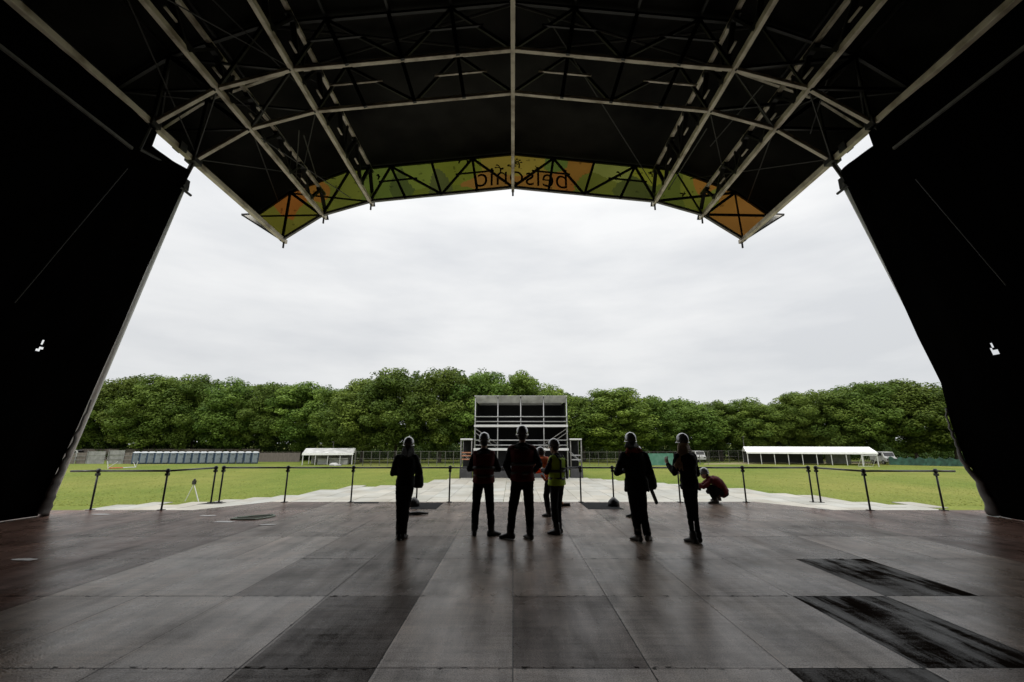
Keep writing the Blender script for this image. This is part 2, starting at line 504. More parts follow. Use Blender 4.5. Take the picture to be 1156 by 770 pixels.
# a worn pale track on the far side of the field
wt = MB()
pts0 = [at_z(x, y, GZ) for x, y in ((795, 523.2), (850, 521.6), (905, 520.8), (950, 520.6), (1000, 521.8))]
pts1 = [at_z(x, y, GZ) for x, y in ((1000, 523.8), (950, 523.4), (905, 523.6), (850, 524.2), (795, 524.6))]
wt.add([(p.x, p.y, GZ + .004) for p in pts0 + pts1], [tuple(range(10))])
tag(wt.build('worn_path', mat('bare_earth', (.30, .24, .15), .9, 0, .3, .4, c2=(.16, .17, .05))), kind='structure')

# stage deck: boards 1.0 x 1.53 with tight joints
PER = 1.532
rows = [Y_FRONT - k * PER for k in range(0, 15)]           # front edges, going back
tone_grey, tone_warm, tone_red = (.064, .059, .056), (.050, .042, .038), (.041, .030, .028)
special = {}
def tone(i, k, x):
    """i: column, k: row counted from the front edge"""
    if (i, k) in special: return special[(i, k)]
    rnd = random.Random(i * 131 + k * 17 + 5)
    if x < -4.9 or x > 6.9:
        b = tone_red
    elif k <= 2:
        b = (.056, .050, .047)
    else:
        b = tone_grey
    f = rnd.uniform(.8, 1.2)
    return tuple(c * f for c in b)
# rows: k=5: 629-671 px, k=6? computed so that k index matches picture rows
kr = {'r0': 6, 'r1': 5, 'r2': 4, 'r3': 3, 'r4': 2, 'r5': 1, 'r6': 0}
dk, mdk, lt, wet = (.020, .0160, .0138), (.036, .031, .028), (.086, .082, .079), (.0068, .0063, .0060)
for (i, r), c in {(-2, 'r1'): dk, (-2, 'r0'): dk, (-1, 'r1'): lt, (0, 'r1'): mdk, (1, 'r1'): (.066, .062, .058), (2, 'r1'): (.058, .053, .047),
                  (3, 'r1'): wet, (2, 'r0'): wet, (4, 'r2'): wet, (-1, 'r0'): lt, (0, 'r0'): lt, (1, 'r0'): lt,
                  (-1, 'r2'): (.064, .059, .055), (0, 'r2'): (.066, .06, .056), (1, 'r2'): (.06, .055, .05), (-2, 'r2'): mdk, (-3, 'r2'): mdk,
                  (-2, 'r3'): mdk, (-3, 'r3'): (.044, .038, .034), (-4, 'r2'): lt, (-4, 'r3'): lt, (-5, 'r2'): lt, (-3, 'r1'): lt, (-4, 'r1'): lt,
                  (-5, 'r1'): (.066, .062, .06), (5, 'r4'): mdk, (4, 'r3'): mdk, (3, 'r2'): (.055, .05, .046), (6, 'r4'): mdk,
                  (4, 'r1'): (.06, .055, .05), (5, 'r2'): (.058, .052, .048)}.items():
    special[(i, kr[r])] = c
verts, faces, cols = [], [], []
GAP = .008
FT = 4.0
def board(poly, c):
    c = (c[0] * FT * 1.20, c[1] * FT * .99, c[2] * FT * .84)
    b = len(verts)
    dz = random.uniform(-.001, .001)
    for x, y in poly: verts.append((x, y, dz))
    faces.append(tuple(range(b, b + len(poly)))); cols.append(c)
XA0, XA1, XW0, XW1 = -6.7, 6.7, -7.8, 7.9                 # apron and where its bevelled corners meet the wings
for k, y1 in enumerate(rows):
    y0 = y1 - PER
    for i in range(-14, 14):
        x0, x1 = i + 0.0, i + 1.0
        c = tone(i, k, x0 + .5)
        ya, yb = y0 + GAP / 2, y1 - GAP / 2
        xa, xb = x0 + GAP / 2, x1 - GAP / 2
        if k == 0:
            if x0 < XA0 - .01 or x1 > XA1 + .01:
                if x1 <= XA0 + .8 and x1 > XW0 and x0 < XA0: pass
                continue
        er = random.Random(i * 7 + k * 91)
        if er.random() < .45:                             # edge worn pale
            e_ = er.uniform(.012, .028)
            lite = tuple(min(.12, v * 1.2 + .018) for v in c)
            board([(xa, ya), (xa + e_, ya), (xa + e_, yb), (xa, yb)], lite); xa += e_
        if er.random() < .30:
            e_ = er.uniform(.010, .022)
            lite = tuple(min(.12, v * 1.15 + .015) for v in c)
            board([(xa, ya), (xb, ya), (xb, ya + e_), (xa, ya + e_)], lite); ya += e_
        board([(xa, ya), (xb, ya), (xb, yb), (xa, yb)], c)
# row 0 ends: apron corners
for s in (-1, 1):
    c = tone_warm
    board([(s * 6.004, Y_WING + .09), (s * 6.9, Y_WING + .09), (s * 7.85, Y_WING + .09), (s * 6.75, Y_FRONT), (s * 6.004, Y_FRONT)][::(1 if s > 0 else -1)], c)
me = bpy.data.meshes.new('stage_floor')
me.from_pydata(verts, [], faces)
a = me.attributes.new('tone', 'FLOAT_COLOR', 'FACE')
a.data.foreach_set('color', [v for c in cols for v in (*c, 1)])
me.materials.append(M['boards'])
deck = bpy.data.objects.new('stage_floor', me); COL.objects.link(deck)
tag(deck, kind='structure')
sub = MB()
sub.prism([(-14, -10), (14, -10), (14, Y_WING + .085), (7.83, Y_WING + .085), (6.74, Y_FRONT - .004), (-6.74, Y_FRONT - .004), (-7.83, Y_WING + .085), (-14, Y_WING + .085)], GZ + .05, -.006)
tag(sub.build('stage_platform', M['blackbox']), kind='structure')
strip = MB()                                              # scuffed metal joint strips with screws
def flat(poly, z, name, m, label=None, cat=None, group=None, th=.004):
    b = MB(); b.prism(poly, z, z + th)
    o = b.build(name, m)
    return tag(o, label, cat, group)

# ------------------------------------------------------------------ stage canopy
ARCH_F, ARCH_B, Y_NOSE, Y_REAR = 10.34, 8.95, 15.0, -9.0
LOW = [(-8.66, 9.05), (-7.25, 10.07), (-5.48, 10.64), (0, 11.24), (5.48, 10.64), (7.25, 10.07), (8.66, 9.05)]
TOP = [(-9.76, 10.12), (-8.59, 11.10), (-6.38, 12.07), (0, 12.78), (6.38, 12.07), (8.59, 11.10), (9.76, 10.12)]
canopy = empty('stage_canopy', (0, 6, 0), 0, 'huge black arched stage roof on pale steel trusses over the whole stage', 'stage roof')
canopy.location = (0, 0, 0)
for i, (x, z) in enumerate(LOW):
    tx, tz = TOP[i]
    b = MB()
    w = .135 if i in (0, 6) else .11
    b.bar((x, Y_REAR, z), (x, Y_NOSE + .25, z), w, .15)
    bo = b.build('longitudinal_beam', M['steel_pale'], canopy, bevel=.012)
    p = MB(); p.tube((x, Y_NOSE + .12, z - .3), (x, Y_NOSE + .12, z + .1), .035, 8)
    p.build('beam_pin', M['steel_dark'], bo)
    # upper chord and web of the same lattice girder
    if i in (1, 2, 4, 5):
        ux, uz = x + .0005, z + (1.25 if i in (2, 4) else .85)
        uc = MB(); uc.bar((ux, Y_REAR, uz), (ux, Y_NOSE, uz), .10, .09)
        uc.build('upper_chord', M['steel_pale'], bo)
        web = MB()
        y = Y_REAR + .4
        q = 0
        while y < Y_NOSE - .8:
            web.bar((x, y, z), (ux, y + .75, uz), .13, .06)
            web.bar((ux, y + .75, uz), (x, y + 1.5, z), .13, .06)
            web.box((x, y + .75, uz - .07), (.15, .42, .10)); web.box((x, y, z + .12), (.12, .36, .12))
            if q % 2 == 0:
                web.bar((x, y, z), (ux, y, uz), .05, .05)
            y += 1.5; q += 1
        web.build('girder_web', M['steel_dark'], bo)
        # plank-like stiffeners that catch the light between the chords
        y = 1.2
        while y < Y_NOSE - 1.2:
            for f, ln, w_ in ((.5, .5, .05),):
                st = MB()
                st.bar((x + (ux - x) * f, y + (.3 if f > .9 else 0), z + (uz - z) * f - .055), (x + (ux - x) * f, y + ln + (.3 if f > .9 else 0), z + (uz - z) * f - .055), w_, .03)
                st.build('stiffener', M['steel_pale'], bo)
            y += 1.5

def lerp2(a, b, t): return (a[0] + (b[0] - a[0]) * t, a[1] + (b[1] - a[1]) * t)
def arch(y, w, mlow, mtop, mweb, name, dens=2, top_white=False, crossbars=False):
    lo = MB()
    for a, b in zip(LOW[:-1], LOW[1:]):
        lo.bar((a[0], y, a[1]), (b[0], y, b[1]), w, w, (0, 1, 0))
    ao = lo.build(name, mlow, canopy, bevel=.01)
    if mtop is not None:
        up = MB()
        for a, b in zip(TOP[:-1], TOP[1:]):
            up.bar((a[0], y, a[1] - .08), (b[0], y, b[1] - .08), w * .8, w * .8, (0, 1, 0))
        up.build('upper_chord', mtop, ao)
    wb = MB(); cb = MB()
    for s in range(6):
        L = sqrt((LOW[s + 1][0] - LOW[s][0]) ** 2 + (LOW[s + 1][1] - LOW[s][1]) ** 2)
        n = max(1, round(L / 1.35))
        if n > 1 and n % 2: n += 1
        for j in range(n + 1):
            a = lerp2(LOW[s], LOW[s + 1], j / n); c = lerp2(TOP[s], TOP[s + 1], j / n)
            wb.bar((a[0], y - .05, a[1] - .07), (c[0], y - .05, c[1] - .1), .10, .065, (0, 1, 0))
            if j < n:
                d = lerp2(LOW[s], LOW[s + 1], (j + 1) / n); e = lerp2(TOP[s], TOP[s + 1], (j + 1) / n)
                if j % 2 == 0: wb.bar((a[0], y, a[1]), (e[0], y, e[1] - .1), .085, .06, (0, 1, 0))
                else: wb.bar((c[0], y, c[1] - .1), (d[0], y, d[1]), .085, .06, (0, 1, 0))
                if n == 1: wb.bar((c[0], y + .04, c[1] - .1), (d[0], y + .04, d[1]), .05, .05, (0, 1, 0))
        if crossbars and n > 1:
            for j in range(0, n, 2):                    # short level ties below each upper node
                u0 = lerp2(LOW[s], LOW[s + 1], (j + .5) / n); u1 = lerp2(TOP[s], TOP[s + 1], (j + .5) / n)
                v0 = lerp2(LOW[s], LOW[s + 1], (j + 1.5) / n); v1 = lerp2(TOP[s], TOP[s + 1], (j + 1.5) / n)
                cb = MB(); cb.bar(((u0[0] + u1[0]) / 2, y - .05, (u0[1] + u1[1]) / 2), ((v0[0] + v1[0]) / 2, y - .05, (v0[1] + v1[1]) / 2), .05, .05, (0, 1, 0))
                cb.build('level_tie', M['steel_pale'] if top_white else mweb, ao)
    wb.build('truss_web', mweb, ao)
    return ao
arch(ARCH_F, .10, M['steel_pale'], M['steel_pale'], M['steel_dark'], 'portal_arch', crossbars=True, top_white=True)
arch(ARCH_B, .095, M['steel_pale'], M['steel_dark'], M['steel_dark'], 'portal_arch', crossbars=True)
arch(Y_NOSE, .10, M['steel_grey'], M['steel_dark'], M['steel_dark'], 'nose_arch', crossbars=True)
arch(3.0, .11, M['steel_grey'], M['steel_dark'], M['steel_dark'], 'rear_arch')

# roof sheet
sk = MB()
prof = [(x, z + .06) for x, z in TOP]
ny = 13
ys = [Y_REAR + (Y_NOSE + .12 - Y_REAR) * j / (ny - 1) for j in range(ny)]
vs = []
for y in ys:
    for (x, z) in prof: vs.append((x, y, z))
fs = []
for j in range(ny - 1):
    for i in range(6):
        fs.append((j * 7 + i, j * 7 + i + 1, (j + 1) * 7 + i + 1, (j + 1) * 7 + i))
sk.add(vs, fs)
so = sk.build('roof_sheet', M['skin_pvc'], canopy)
sm = so.modifiers.new('solid', 'SOLIDIFY'); sm.thickness = .02; sm.offset = 1
for s_ in range(6):                                      # purlins under the sheet
    L_ = sqrt((TOP[s_ + 1][0] - TOP[s_][0]) ** 2 + (TOP[s_ + 1][1] - TOP[s_][1]) ** 2)
    n_ = max(1, round(L_ / 1.6))
    for j in range(n_):
        a = lerp2(TOP[s_], TOP[s_ + 1], j / n_)
        b = MB(); b.bar((a[0], Y_REAR, a[1] - .03), (a[0], ARCH_F, a[1] - .03), .07, .07); b.build('purlin', M['steel_dark'], canopy)
for s_ in (-1, 1):                                       # bar bracing between the two portal arches
    for (i0_, i1_) in ((3, 2), (2, 1), (1, 0)):
        A_ = (s_ * abs(LOW[i0_][0]), ARCH_B, LOW[i0_][1]); B_ = (s_ * abs(LOW[i1_][0]), ARCH_F, LOW[i1_][1])
        C_ = (s_ * abs(TOP[i0_][0]), ARCH_F, TOP[i0_][1] - .12); D_ = (s_ * abs(TOP[i1_][0]), ARCH_B, TOP[i1_][1] - .12)
        b = MB(); b.tube(C_, D_, .035, 6); b.build('bracing_bar', M['steel_dark'], canopy)
        b = MB(); b.tube((C_[0], ARCH_B, C_[2]), (D_[0], ARCH_F, D_[2]), .035, 6); b.build('bracing_bar', M['steel_dark'], canopy)
        if i0_ != 3:
            b = MB(); b.tube(A_, B_, .025, 6); b.build('bracing_bar', M['steel_dark'], canopy)
# pale wing-tip panels at both ends of the nose
for s in (-1, 1):
    t = MB()
    A, B = (s * 8.66, Y_NOSE + .05, 9.0), (s * 9.80, Y_NOSE + .05, 10.12)
    C = (s * 10.08, Y_NOSE - .35, 9.86)
    t.add([A, B, C], [(0, 1, 2)])
    t.add([(A[0], A[1] - .03, A[2]), (B[0], B[1] - .03, B[2]), (C[0], C[1] - .03, C[2])], [(0, 1, 2)])
    t.build('eave_wing', mat('pale_eave_sheet', (.55, .52, .45), .6, 0, .15, 2), canopy, fix=False)
    t2 = MB(); t2.tube(C, B, .05, 8); t2.tube(A, C, .03, 8)
    t2.build('wing_tube', M['steel_dark'], canopy)
# eave side sheets (close the slope between low beam and roof sheet behind the arches)
for s in (-1, 1):
    t = MB()
    t.add([(s * 9.78, Y_REAR, 10.2), (s * 9.78, Y_NOSE + .05, 10.2), (s * 8.72, Y_NOSE + .05, 9.02), (s * 8.72, Y_REAR, 9.02)], [(0, 1, 2, 3)])
    o = t.build('eave_sheet', M['skin_pvc'], canopy)
    o.modifiers.new('solid', 'SOLIDIFY').thickness = .02
    t = MB(); t.bar((s * 8.5, Y_REAR, 8.0), (s * 8.5, ARCH_B - .5, 8.0), .05, .06)
    t.build('side_tube', M['steel_grey'], canopy)
# bracing cables in the roof bays
cb = [((-8.6, ARCH_F, 9.1), (-6.9, Y_NOSE, 11.6)), ((-7.25, ARCH_F, 10.1), (-9.0, Y_NOSE, 10.6)), ((-5.5, ARCH_F, 10.7), (-8.3, Y_NOSE, 11.0)), ((-7.3, ARCH_F, 10.1), (-7.9, Y_NOSE, 11.2)),
      ((8.6, ARCH_F, 9.1), (6.9, Y_NOSE, 11.6)), ((7.25, ARCH_F, 10.1), (9.0, Y_NOSE, 10.6)), ((5.5, ARCH_F, 10.7), (8.3, Y_NOSE, 11.0)), ((7.3, ARCH_F, 10.1), (7.9, Y_NOSE, 11.2)),
      ((5.4, Y_NOSE, 11.4), (.9, ARCH_B, 12.2)), ((-8.6, ARCH_F, 9.2), (-6.6, 2.0, 12.0)), ((-6.0, ARCH_F, 11.4), (-8.2, 3.0, 11.2)), ((8.2, ARCH_F, 9.9), (5.8, 3.0, 12.0)),
      ((-8.5, 4.0, 9.4), (-5.6, ARCH_F, 11.6))]
crn = random.Random(21)
for k in range(14):
    sx_ = crn.choice((-1, 1)); xa = sx_ * crn.uniform(5.3, 8.2)
    za = 12.0 - abs(xa) * .2
    y_ = crn.choice((3.0, ARCH_B, ARCH_F)); cb.append(((xa, y_, za - crn.uniform(.2, 1.0)), (sx_ * crn.uniform(5.5, 8.6), y_ + crn.uniform(2.5, 4.5), 11.4 - crn.uniform(.1, .9))))
for a, b in cb:
    t = MB(); t.tube(a, b, .016, 6)
    t.build('bracing_cable', M['cable'], canopy)

# tower legs (raking A-frame poles, two each side), joined by head pieces
def leg_bottom(s): return Vector((s * 10.63, 0, .0))
for s in (-1, 1):
    for y in (ARCH_F, ARCH_B):
        b = MB()
        p0, p1 = Vector((s * 11.15, y, 0)), Vector((s * 9.18, y, 8.7))
        if y == ARCH_F:
            px = [(203.5, 216), (172, 290)] if s < 0 else [(957.5, 214), (997, 290)]
            q0, q1 = at_y(*px[0], ARCH_F + .12), at_y(*px[1], ARCH_F + .12)
            d = (q1 - q0) / (q0.z - q1.z)
            p1 = q0 + (q0 - q1).normalized() * .1
            p0 = q0 + d * q0.z
        b.tube(p0, p1, .085, 14)
        lo = b.build('tower_leg', M['white_pvc'] if y == ARCH_F else M['steel_dark'], canopy, smooth=True)
        h = MB()
        h.box(p1 + Vector((s * .02, 0, .12)), (.26, .22, .3)); h.tube(p1 + Vector((0, 0, .2)), (s * 8.66, y, 9.0), .06, 8)
        h.tube(p1 + Vector((-s * .18, -.12, .0)), p1 + Vector((s * .2, -.12, .25)), .04, 8)
        h.tube(p1 + Vector((-s * .12, -.2, -.1)), p1 + Vector((-s * .12, .2, -.1)), .035, 8)
        h.build('head_joint', M['steel_dark'], lo)
    b = MB()                                             # tubes round the open bay between the arches
    a0, a1 = at_y(*((206, 195) if s < 0 else (952, 196)), ARCH_F), at_y(*((157, 168) if s < 0 else (1006, 168)), ARCH_B)
    b.tube(a0, a1, .05, 8); b.tube(a1, (s * 8.7, ARCH_B, 9.0), .05, 8)
    b.build('bay_tube', M['steel_dark'], canopy)
    for cy, cs in ((ARCH_F, .28), (ARCH_F - .5, .22), (ARCH_B, .25)):
        b = MB(); b.box((s * 8.66, cy, 9.1), (cs, cs, cs)); b.build('clamp', M['steel_dark'], canopy)

# ------------------------------------------------------------------ side curtains, added rear light block
def curtain(s, edge_px, label, holes):
    edge = [at_y(x, y, ARCH_F) for x, y in edge_px]        # outline of the front edge, top to bottom
    edge.sort(key=lambda p: p.z)
    zt = edge[-1].z
    zb_ = at_y(158 if s < 0 else 1005, 163, ARCH_B).z
    def ex(z):
        if z <= edge[0].z: return edge[0].x
        for a, b in zip(edge[:-1], edge[1:]):
            if a.z <= z <= b.z: return a.x + (b.x - a.x) * (z - a.z) / max(1e-6, b.z - a.z)
        return edge[-1].x
    base_x = lambda z: s * (10.68 - (10.68 - 8.72) * z / 8.9)
    ny, nz = 420, 190
    Y0, Y1 = ARCH_F, Y_REAR
    vs, fs = [], []
    for j in range(ny + 1):
        t = j / ny
        y = Y0 + (Y1 - Y0) * t
        d = Y0 - y
        top = zt + .12 + (d / (ARCH_F - ARCH_B)) * (zb_ - zt) if y > ARCH_B + .22 else 9.15
        for i in range(nz + 1):
            z = top * i / nz
            z = max(z, .012)
            w = math.exp(-d / .45)
            x = base_x(z) * (1 - w) + ex(z) * w
            nv = noise.noise(Vector((y * .55, z * .5, s * 7.0))) * .10 + noise.noise(Vector((y * 2.2, z * .8, 3 + s))) * .03
            nv *= min(1, d / .6 + .25)
            vs.append((x + nv, y, z))
    for j in range(ny):
        for i in range(nz):
            a = j * (nz + 1) + i
            c = Vector(vs[a])
            r = c - Vector((0, 0, HCAM))
            # rips in the cloth
            skip = False
            for (hy, hz, hr) in holes:
                dx, dz = (c.y - hy) / hr[0], (c.z - hz) / hr[1]
                dz += .5 * sin(dx * 2.6 + hy)
                k_ = 1 + .7 * noise.noise(Vector((c.y * 8, c.z * 8, 2)))
                dx *= k_; dz *= k_
                if dx * dx + dz * dz < 1: skip = True
            if skip: continue
            fs.append((a, a + 1, a + nz + 2, a + nz + 1))
    b = MB(); b.add(vs, fs)
    o = b.build('side_curtain', M['drape'], smooth=True)
    o.modifiers.new('solid', 'SOLIDIFY').thickness = .012
    tag(o, label, 'curtain')
    return o, edge
def wall_hit(px, py, s):
    r = ray(px, py)                                       # plane x = s*(10.68 - .2202 z)
    k = 1.96 / 8.9
    t = (s * (10.68 - k * HCAM)) / (r.x + s * k * r.z)
    return HCAM + r.z * t, r.y * t
zl, yl = wall_hit(45.5, 395, -1)
zl2, yl2 = wall_hit(49, 388, -1)
zr, yr = wall_hit(1122, 398, 1)
zr2, yr2 = wall_hit(1118, 390, 1)
cl, eL = curtain(-1, [(214, 197), (165, 303), (112, 425), (79, 500), (58, 545), (42, 583)], 'tall black side curtain on the left with a small rip and a hem painted as if lit',
                 [(yl, zl, (.075, .05)), (yl2, zl2, (.03, .05))])
cr_, eR = curtain(1, [(951, 197), (1002, 305), (1036, 380), (1062, 432), (1074, 480), (1090, 520), (1111, 546), (1124, 572), (1130, 585)],
                  'tall black side curtain on the right bulging over its leg, a small rip in it', [(yr, zr, (.075, .055)), (yr2, zr2, (.035, .055))])
def hem(edge, s, par, zmax, seed):
    rnd = random.Random(seed)
    pts, rad = [], []
    n = 26
    for k in range(n + 1):
        z = zmax * (1 - k / n)
        x = None
        for a, b in zip(edge[:-1], edge[1:]):
            if a.z <= z <= b.z: x = a.x + (b.x - a.x) * (z - a.z) / max(1e-6, b.z - a.z)
        if x is None: x = edge[0].x
        f = 1 - z / zmax
        pts.append((x - s * (.03 + .05 * f) + rnd.uniform(-.008, .008) * f, ARCH_F + .02 + rnd.uniform(-.03, .03), max(z, .04)))
        rad.append(.015 + .085 * f * f * rnd.uniform(.92, 1.08))
    b = MB(); b.path(pts, rad, 9, 1.5)
    b.build('hem_fold', M['hem'], par, smooth=True)
hem(eL, -1, cl, 2.6, 3)
hem(eR, 1, cr_, 2.4, 4)
for s, par, (pa, pb) in ((-1, cl, ((2, 342), (132, 190))), (1, cr_, ((1150, 322), (1046, 202)))):
    q = []
    for px_, py_ in (pa, pb):
        z_, y_ = wall_hit(px_, py_, s)
        q.append(Vector((s * (10.56 - 1.96 / 8.9 * z_ - .12), y_, z_)))
    b = MB(); b.tube(q[0], q[1], .011, 6); b.build('seam_rope', M['cable'], par)
b = MB(); b.box6(-11.2, 11.2, Y_REAR - .05, Y_REAR, .0, 12.6)  # unseen, added so that no light enters from behind the camera
tag(b.build('rear_light_block', M['drape']), 'unseen black sheet added behind the camera to keep light out', 'curtain')

# ------------------------------------------------------------------ printed banner on the nose arch
def banner_material():
    m = bpy.data.materials.new('printed_mesh'); m.use_nodes = True
    t = m.node_tree; b = t.nodes['Principled BSDF']; out = t.nodes['Material Output']
    at = t.nodes.new('ShaderNodeAttribute'); at.attribute_name = 'ink'; at.attribute_type = 'GEOMETRY'
    b.inputs['Roughness'].default_value = .7
    b.inputs['Specular IOR Level'].default_value = .1
    t.links.new(at.outputs['Color'], b.inputs['Base Color'])
    tr = t.nodes.new('ShaderNodeBsdfTranslucent'); t.links.new(at.outputs['Color'], tr.inputs[0])
    ms = t.nodes.new('ShaderNodeMixShader'); ms.inputs[0].default_value = .55
    t.links.new(b.outputs[0], ms.inputs[1]); t.links.new(tr.outputs[0], ms.inputs[2]); t.links.new(ms.outputs[0], out.inputs[0])
    return m
M['banner'] = banner_material()
YB = Y_NOSE + .10
def on_banner(px, py):
    p = at_y(px, py, YB); return p.x, p.z
blobs = [  # centre x px, y px, rx, ry, colour
    (305, 255, 26, 16, (.30, .30, .06)), (330, 228, 14, 22, (.52, .20, .05)), (345, 240, 16, 12, (.34, .34, .07)), (362, 216, 14, 10, (.50, .24, .06)), (385, 215, 18, 22, (.28, .33, .07)),
    (430, 205, 20, 30, (.23, .33, .08)), (447, 208, 15, 16, (.15, .21, .07)), (470, 195, 14, 14, (.31, .41, .09)), (497, 208, 10, 18, (.17, .21, .08)),
    (520, 190, 22, 14, (.30, .36, .06)), (582, 186, 36, 17, (.50, .40, .09)), (560, 205, 26, 12, (.50, .27, .08)), (600, 206, 30, 14, (.50, .26, .07)), (628, 184, 16, 12, (.20, .30, .08)),
    (634, 203, 16, 11, (.52, .22, .06)), (656, 186, 16, 11, (.46, .24, .06)), (646, 196, 10, 10, (.45, .24, .06)), (690, 190, 20, 18, (.38, .44, .13)), (672, 205, 22, 10, (.24, .28, .06)),
    (715, 212, 18, 12, (.15, .19, .06)), (735, 195, 18, 14, (.40, .44, .07)), (760, 215, 14, 20, (.20, .26, .06)), (776, 216, 14, 14, (.32, .36, .07)), (796, 212, 16, 12, (.58, .28, .07)),
    (806, 222, 10, 14, (.30, .36, .08)), (820, 232, 14, 18, (.54, .27, .07)), (845, 250, 24, 22, (.55, .27, .08))]
nu, nv = 84, 40
vs, fs, ink = [], [], []
def outline(t):
    s = min(5, int(t)); f = t - s
    return lerp2(LOW[s], LOW[s + 1], f), lerp2(TOP[s], TOP[s + 1], f)
bl = [(*on_banner(x, y), rx / 28.0, ry / 26.0, c) for x, y, rx, ry, c in blobs]
NU = nu * 6
for u in range(NU + 1):
    lo, hi = outline(u / nu)
    for v in range(nv + 1):
        x, z = lerp2(lo, hi, v / nv)
        vs.append((x, YB + noise.noise(Vector((x, z, 0))) * .015, z - .02))
for u in range(NU):
    for v in range(nv):
        a = u * (nv + 1) + v
        fs.append((a, a + 1, a + nv + 2, a + nv + 1))
        c = (Vector(vs[a]) + Vector(vs[a + nv + 2])) / 2
        col = (.25, .31, .06)
        best = 1.35
        for bx, bz, rx, rz, cc in bl:
            wob = 1 + .25 * noise.noise(Vector((c.x * 1.8, c.z * 1.8, bx)))
            d = sqrt(((c.x - bx) / rx) ** 2 + ((c.z - bz) / rz) ** 2) * wob
            if d < best: best, col = d, cc
        sp = noise.noise(Vector((c.x * 5, c.z * 5, 4)))
        k = (.55 if sp > .56 else 1) * (1 + .18 * noise.noise(Vector((c.x * 1.1, c.z * 1.1, 9))))
        ink.append((col[0] * k * .56, col[1] * k * .52, col[2] * k * .40))
me = bpy.data.meshes.new('banner'); me.from_pydata(vs, [], fs)
a = me.attributes.new('ink', 'FLOAT_COLOR', 'FACE'); a.data.foreach_set('color', [v for c in ink for v in (*c, 1)])
me.materials.append(M['banner'])
banner = bpy.data.objects.new('fascia_banner', me); COL.objects.link(banner)
tag(banner, 'green and orange printed banner along the front edge of the stage roof, lettering seen reversed', 'banner')
M['ink'] = mat('dark_ink', (.030, .020, .014), .8, 0, .2, 5, spec=.05)
cu = bpy.data.curves.new('lettering', 'FONT'); cu.body = 'belsonic'; cu.size = 1.32; cu.extrude = .004; cu.offset = -.010
to = bpy.data.objects.new('lettering_source', cu); COL.objects.link(to)
bpy.context.view_layer.update()
tm = bpy.data.meshes.new_from_object(to.evaluated_get(bpy.context.evaluated_depsgraph_get()))
bpy.data.objects.remove(to)
xs = [v.co.x for v in tm.vertices]; w = max(xs) - min(xs); x0 = min(xs)
pr, pl = on_banner(640, 209), on_banner(539, 210)
kx = (pr[0] - pl[0]) / w
for v in tm.vertices:
    X = pr[0] - (v.co.x - x0) * kx
    f = abs(X) / 5.48
    Z = 11.24 - .6 * f + .20 + v.co.y * kx * 1.12
    v.co = (X, YB - .035 + v.co.z, Z)
tm.name = 'lettering'
tm.materials.clear(); tm.materials.append(M['ink'])
lt_o = bpy.data.objects.new('lettering', tm); COL.objects.link(lt_o); lt_o.parent = banner
orn = MB()                                               # small sprig figures above the letters
def sprig(px, py, size, n, seed):
    rnd = random.Random(seed)
    x, z = on_banner(px, py)
    p = Vector((x, YB - .035, z))
    top = p + Vector((rnd.uniform(-.1, .1), 0, size))
    orn.path([p, (p + top) / 2 + Vector((.04, 0, 0)), top], [.03, .025, .012], 6)
    for k in range(n):
        q = p.lerp(top, rnd.uniform(.3, 1))
        d = Vector((rnd.choice((-1, 1)) * rnd.uniform(.1, .3), 0, rnd.uniform(-.02, .2))) * size * 1.4
        orn.path([q, q + d], [.02, .008], 5)
        orn.ball(q + d, (.05, .008, .03), 8, 5)
sprig(565, 196, .35, 5, 1); sprig(578, 193, .42, 6, 2); sprig(586, 190, .3, 5, 3); sprig(606, 193, .2, 3, 4)
for q, (px, py) in enumerate(((427, 203), (518, 185), (527, 186), (700, 200), (736, 200), (770, 222))): sprig(px, py, .2, 3, 10 + q)
orn.build('sprig_motif', M['ink'], banner)

# ------------------------------------------------------------------ guard rails
def at_deck(px, py): return at_z(px, py, 0)
def railing(posts, ends, label):
    """posts: list of (base x px, base y px); rail at .9 m; ends: extra overhang points (world) at both ends"""
    P = [at_deck(*p) for p in posts]
    root = empty('guard_rail', P[0], 0, label, 'railing')
    o = P[0]
    RH = .92
    for p in P:
        b = MB(); b.tube(p - o, p - o + Vector((0, 0, RH - .03)), .022, 10)
        pb = b.build('post', M['rail'], root, smooth=True)
        b = MB(); b.ball(p - o + Vector((0, 0, RH)), (.055, .05, .062), 12, 8); b.box(p - o + Vector((0, 0, RH - .085)), (.075, .075, .06))
        b.build('clamp', M['rail'], pb)
        b = MB(); b.box(p - o + Vector((0, 0, .008)), (.13, .13, .012))
        b.build('foot_plate', M['rail'], pb)
    line = ([Vector(ends[0])] if ends[0] else []) + P + ([Vector(ends[1])] if ends[1] else [])
    for a, c in zip(line[:-1], line[1:]):
        b = MB(); b.tube(a - o + Vector((0, 0, RH)), c - o + Vector((0, 0, RH)), .024, 10)
        b.build('rail', M['rail_top'], root, smooth=True)
    return root
railing([(102, 575.8), (182, 575.8), (238, 567.4)], ((-10.9, 11.15, 0), None), 'short rail along the stage edge beside the left curtain, bending forward')
railing([(247, 567), (321, 567), (396, 567), (470, 567), (507, 567), (656, 567), (693, 567), (768, 567), (842.5, 567), (918, 567)], (None, None),
        'long straight black rail along the front edge of the stage behind the people')
railing([(926.8, 567.4), (982.5, 576.2), (1065.5, 576.2)], (None, (10.9, 11.15, 0)), 'short rail along the stage edge beyond the crouching photographer, running to the bulging curtain')

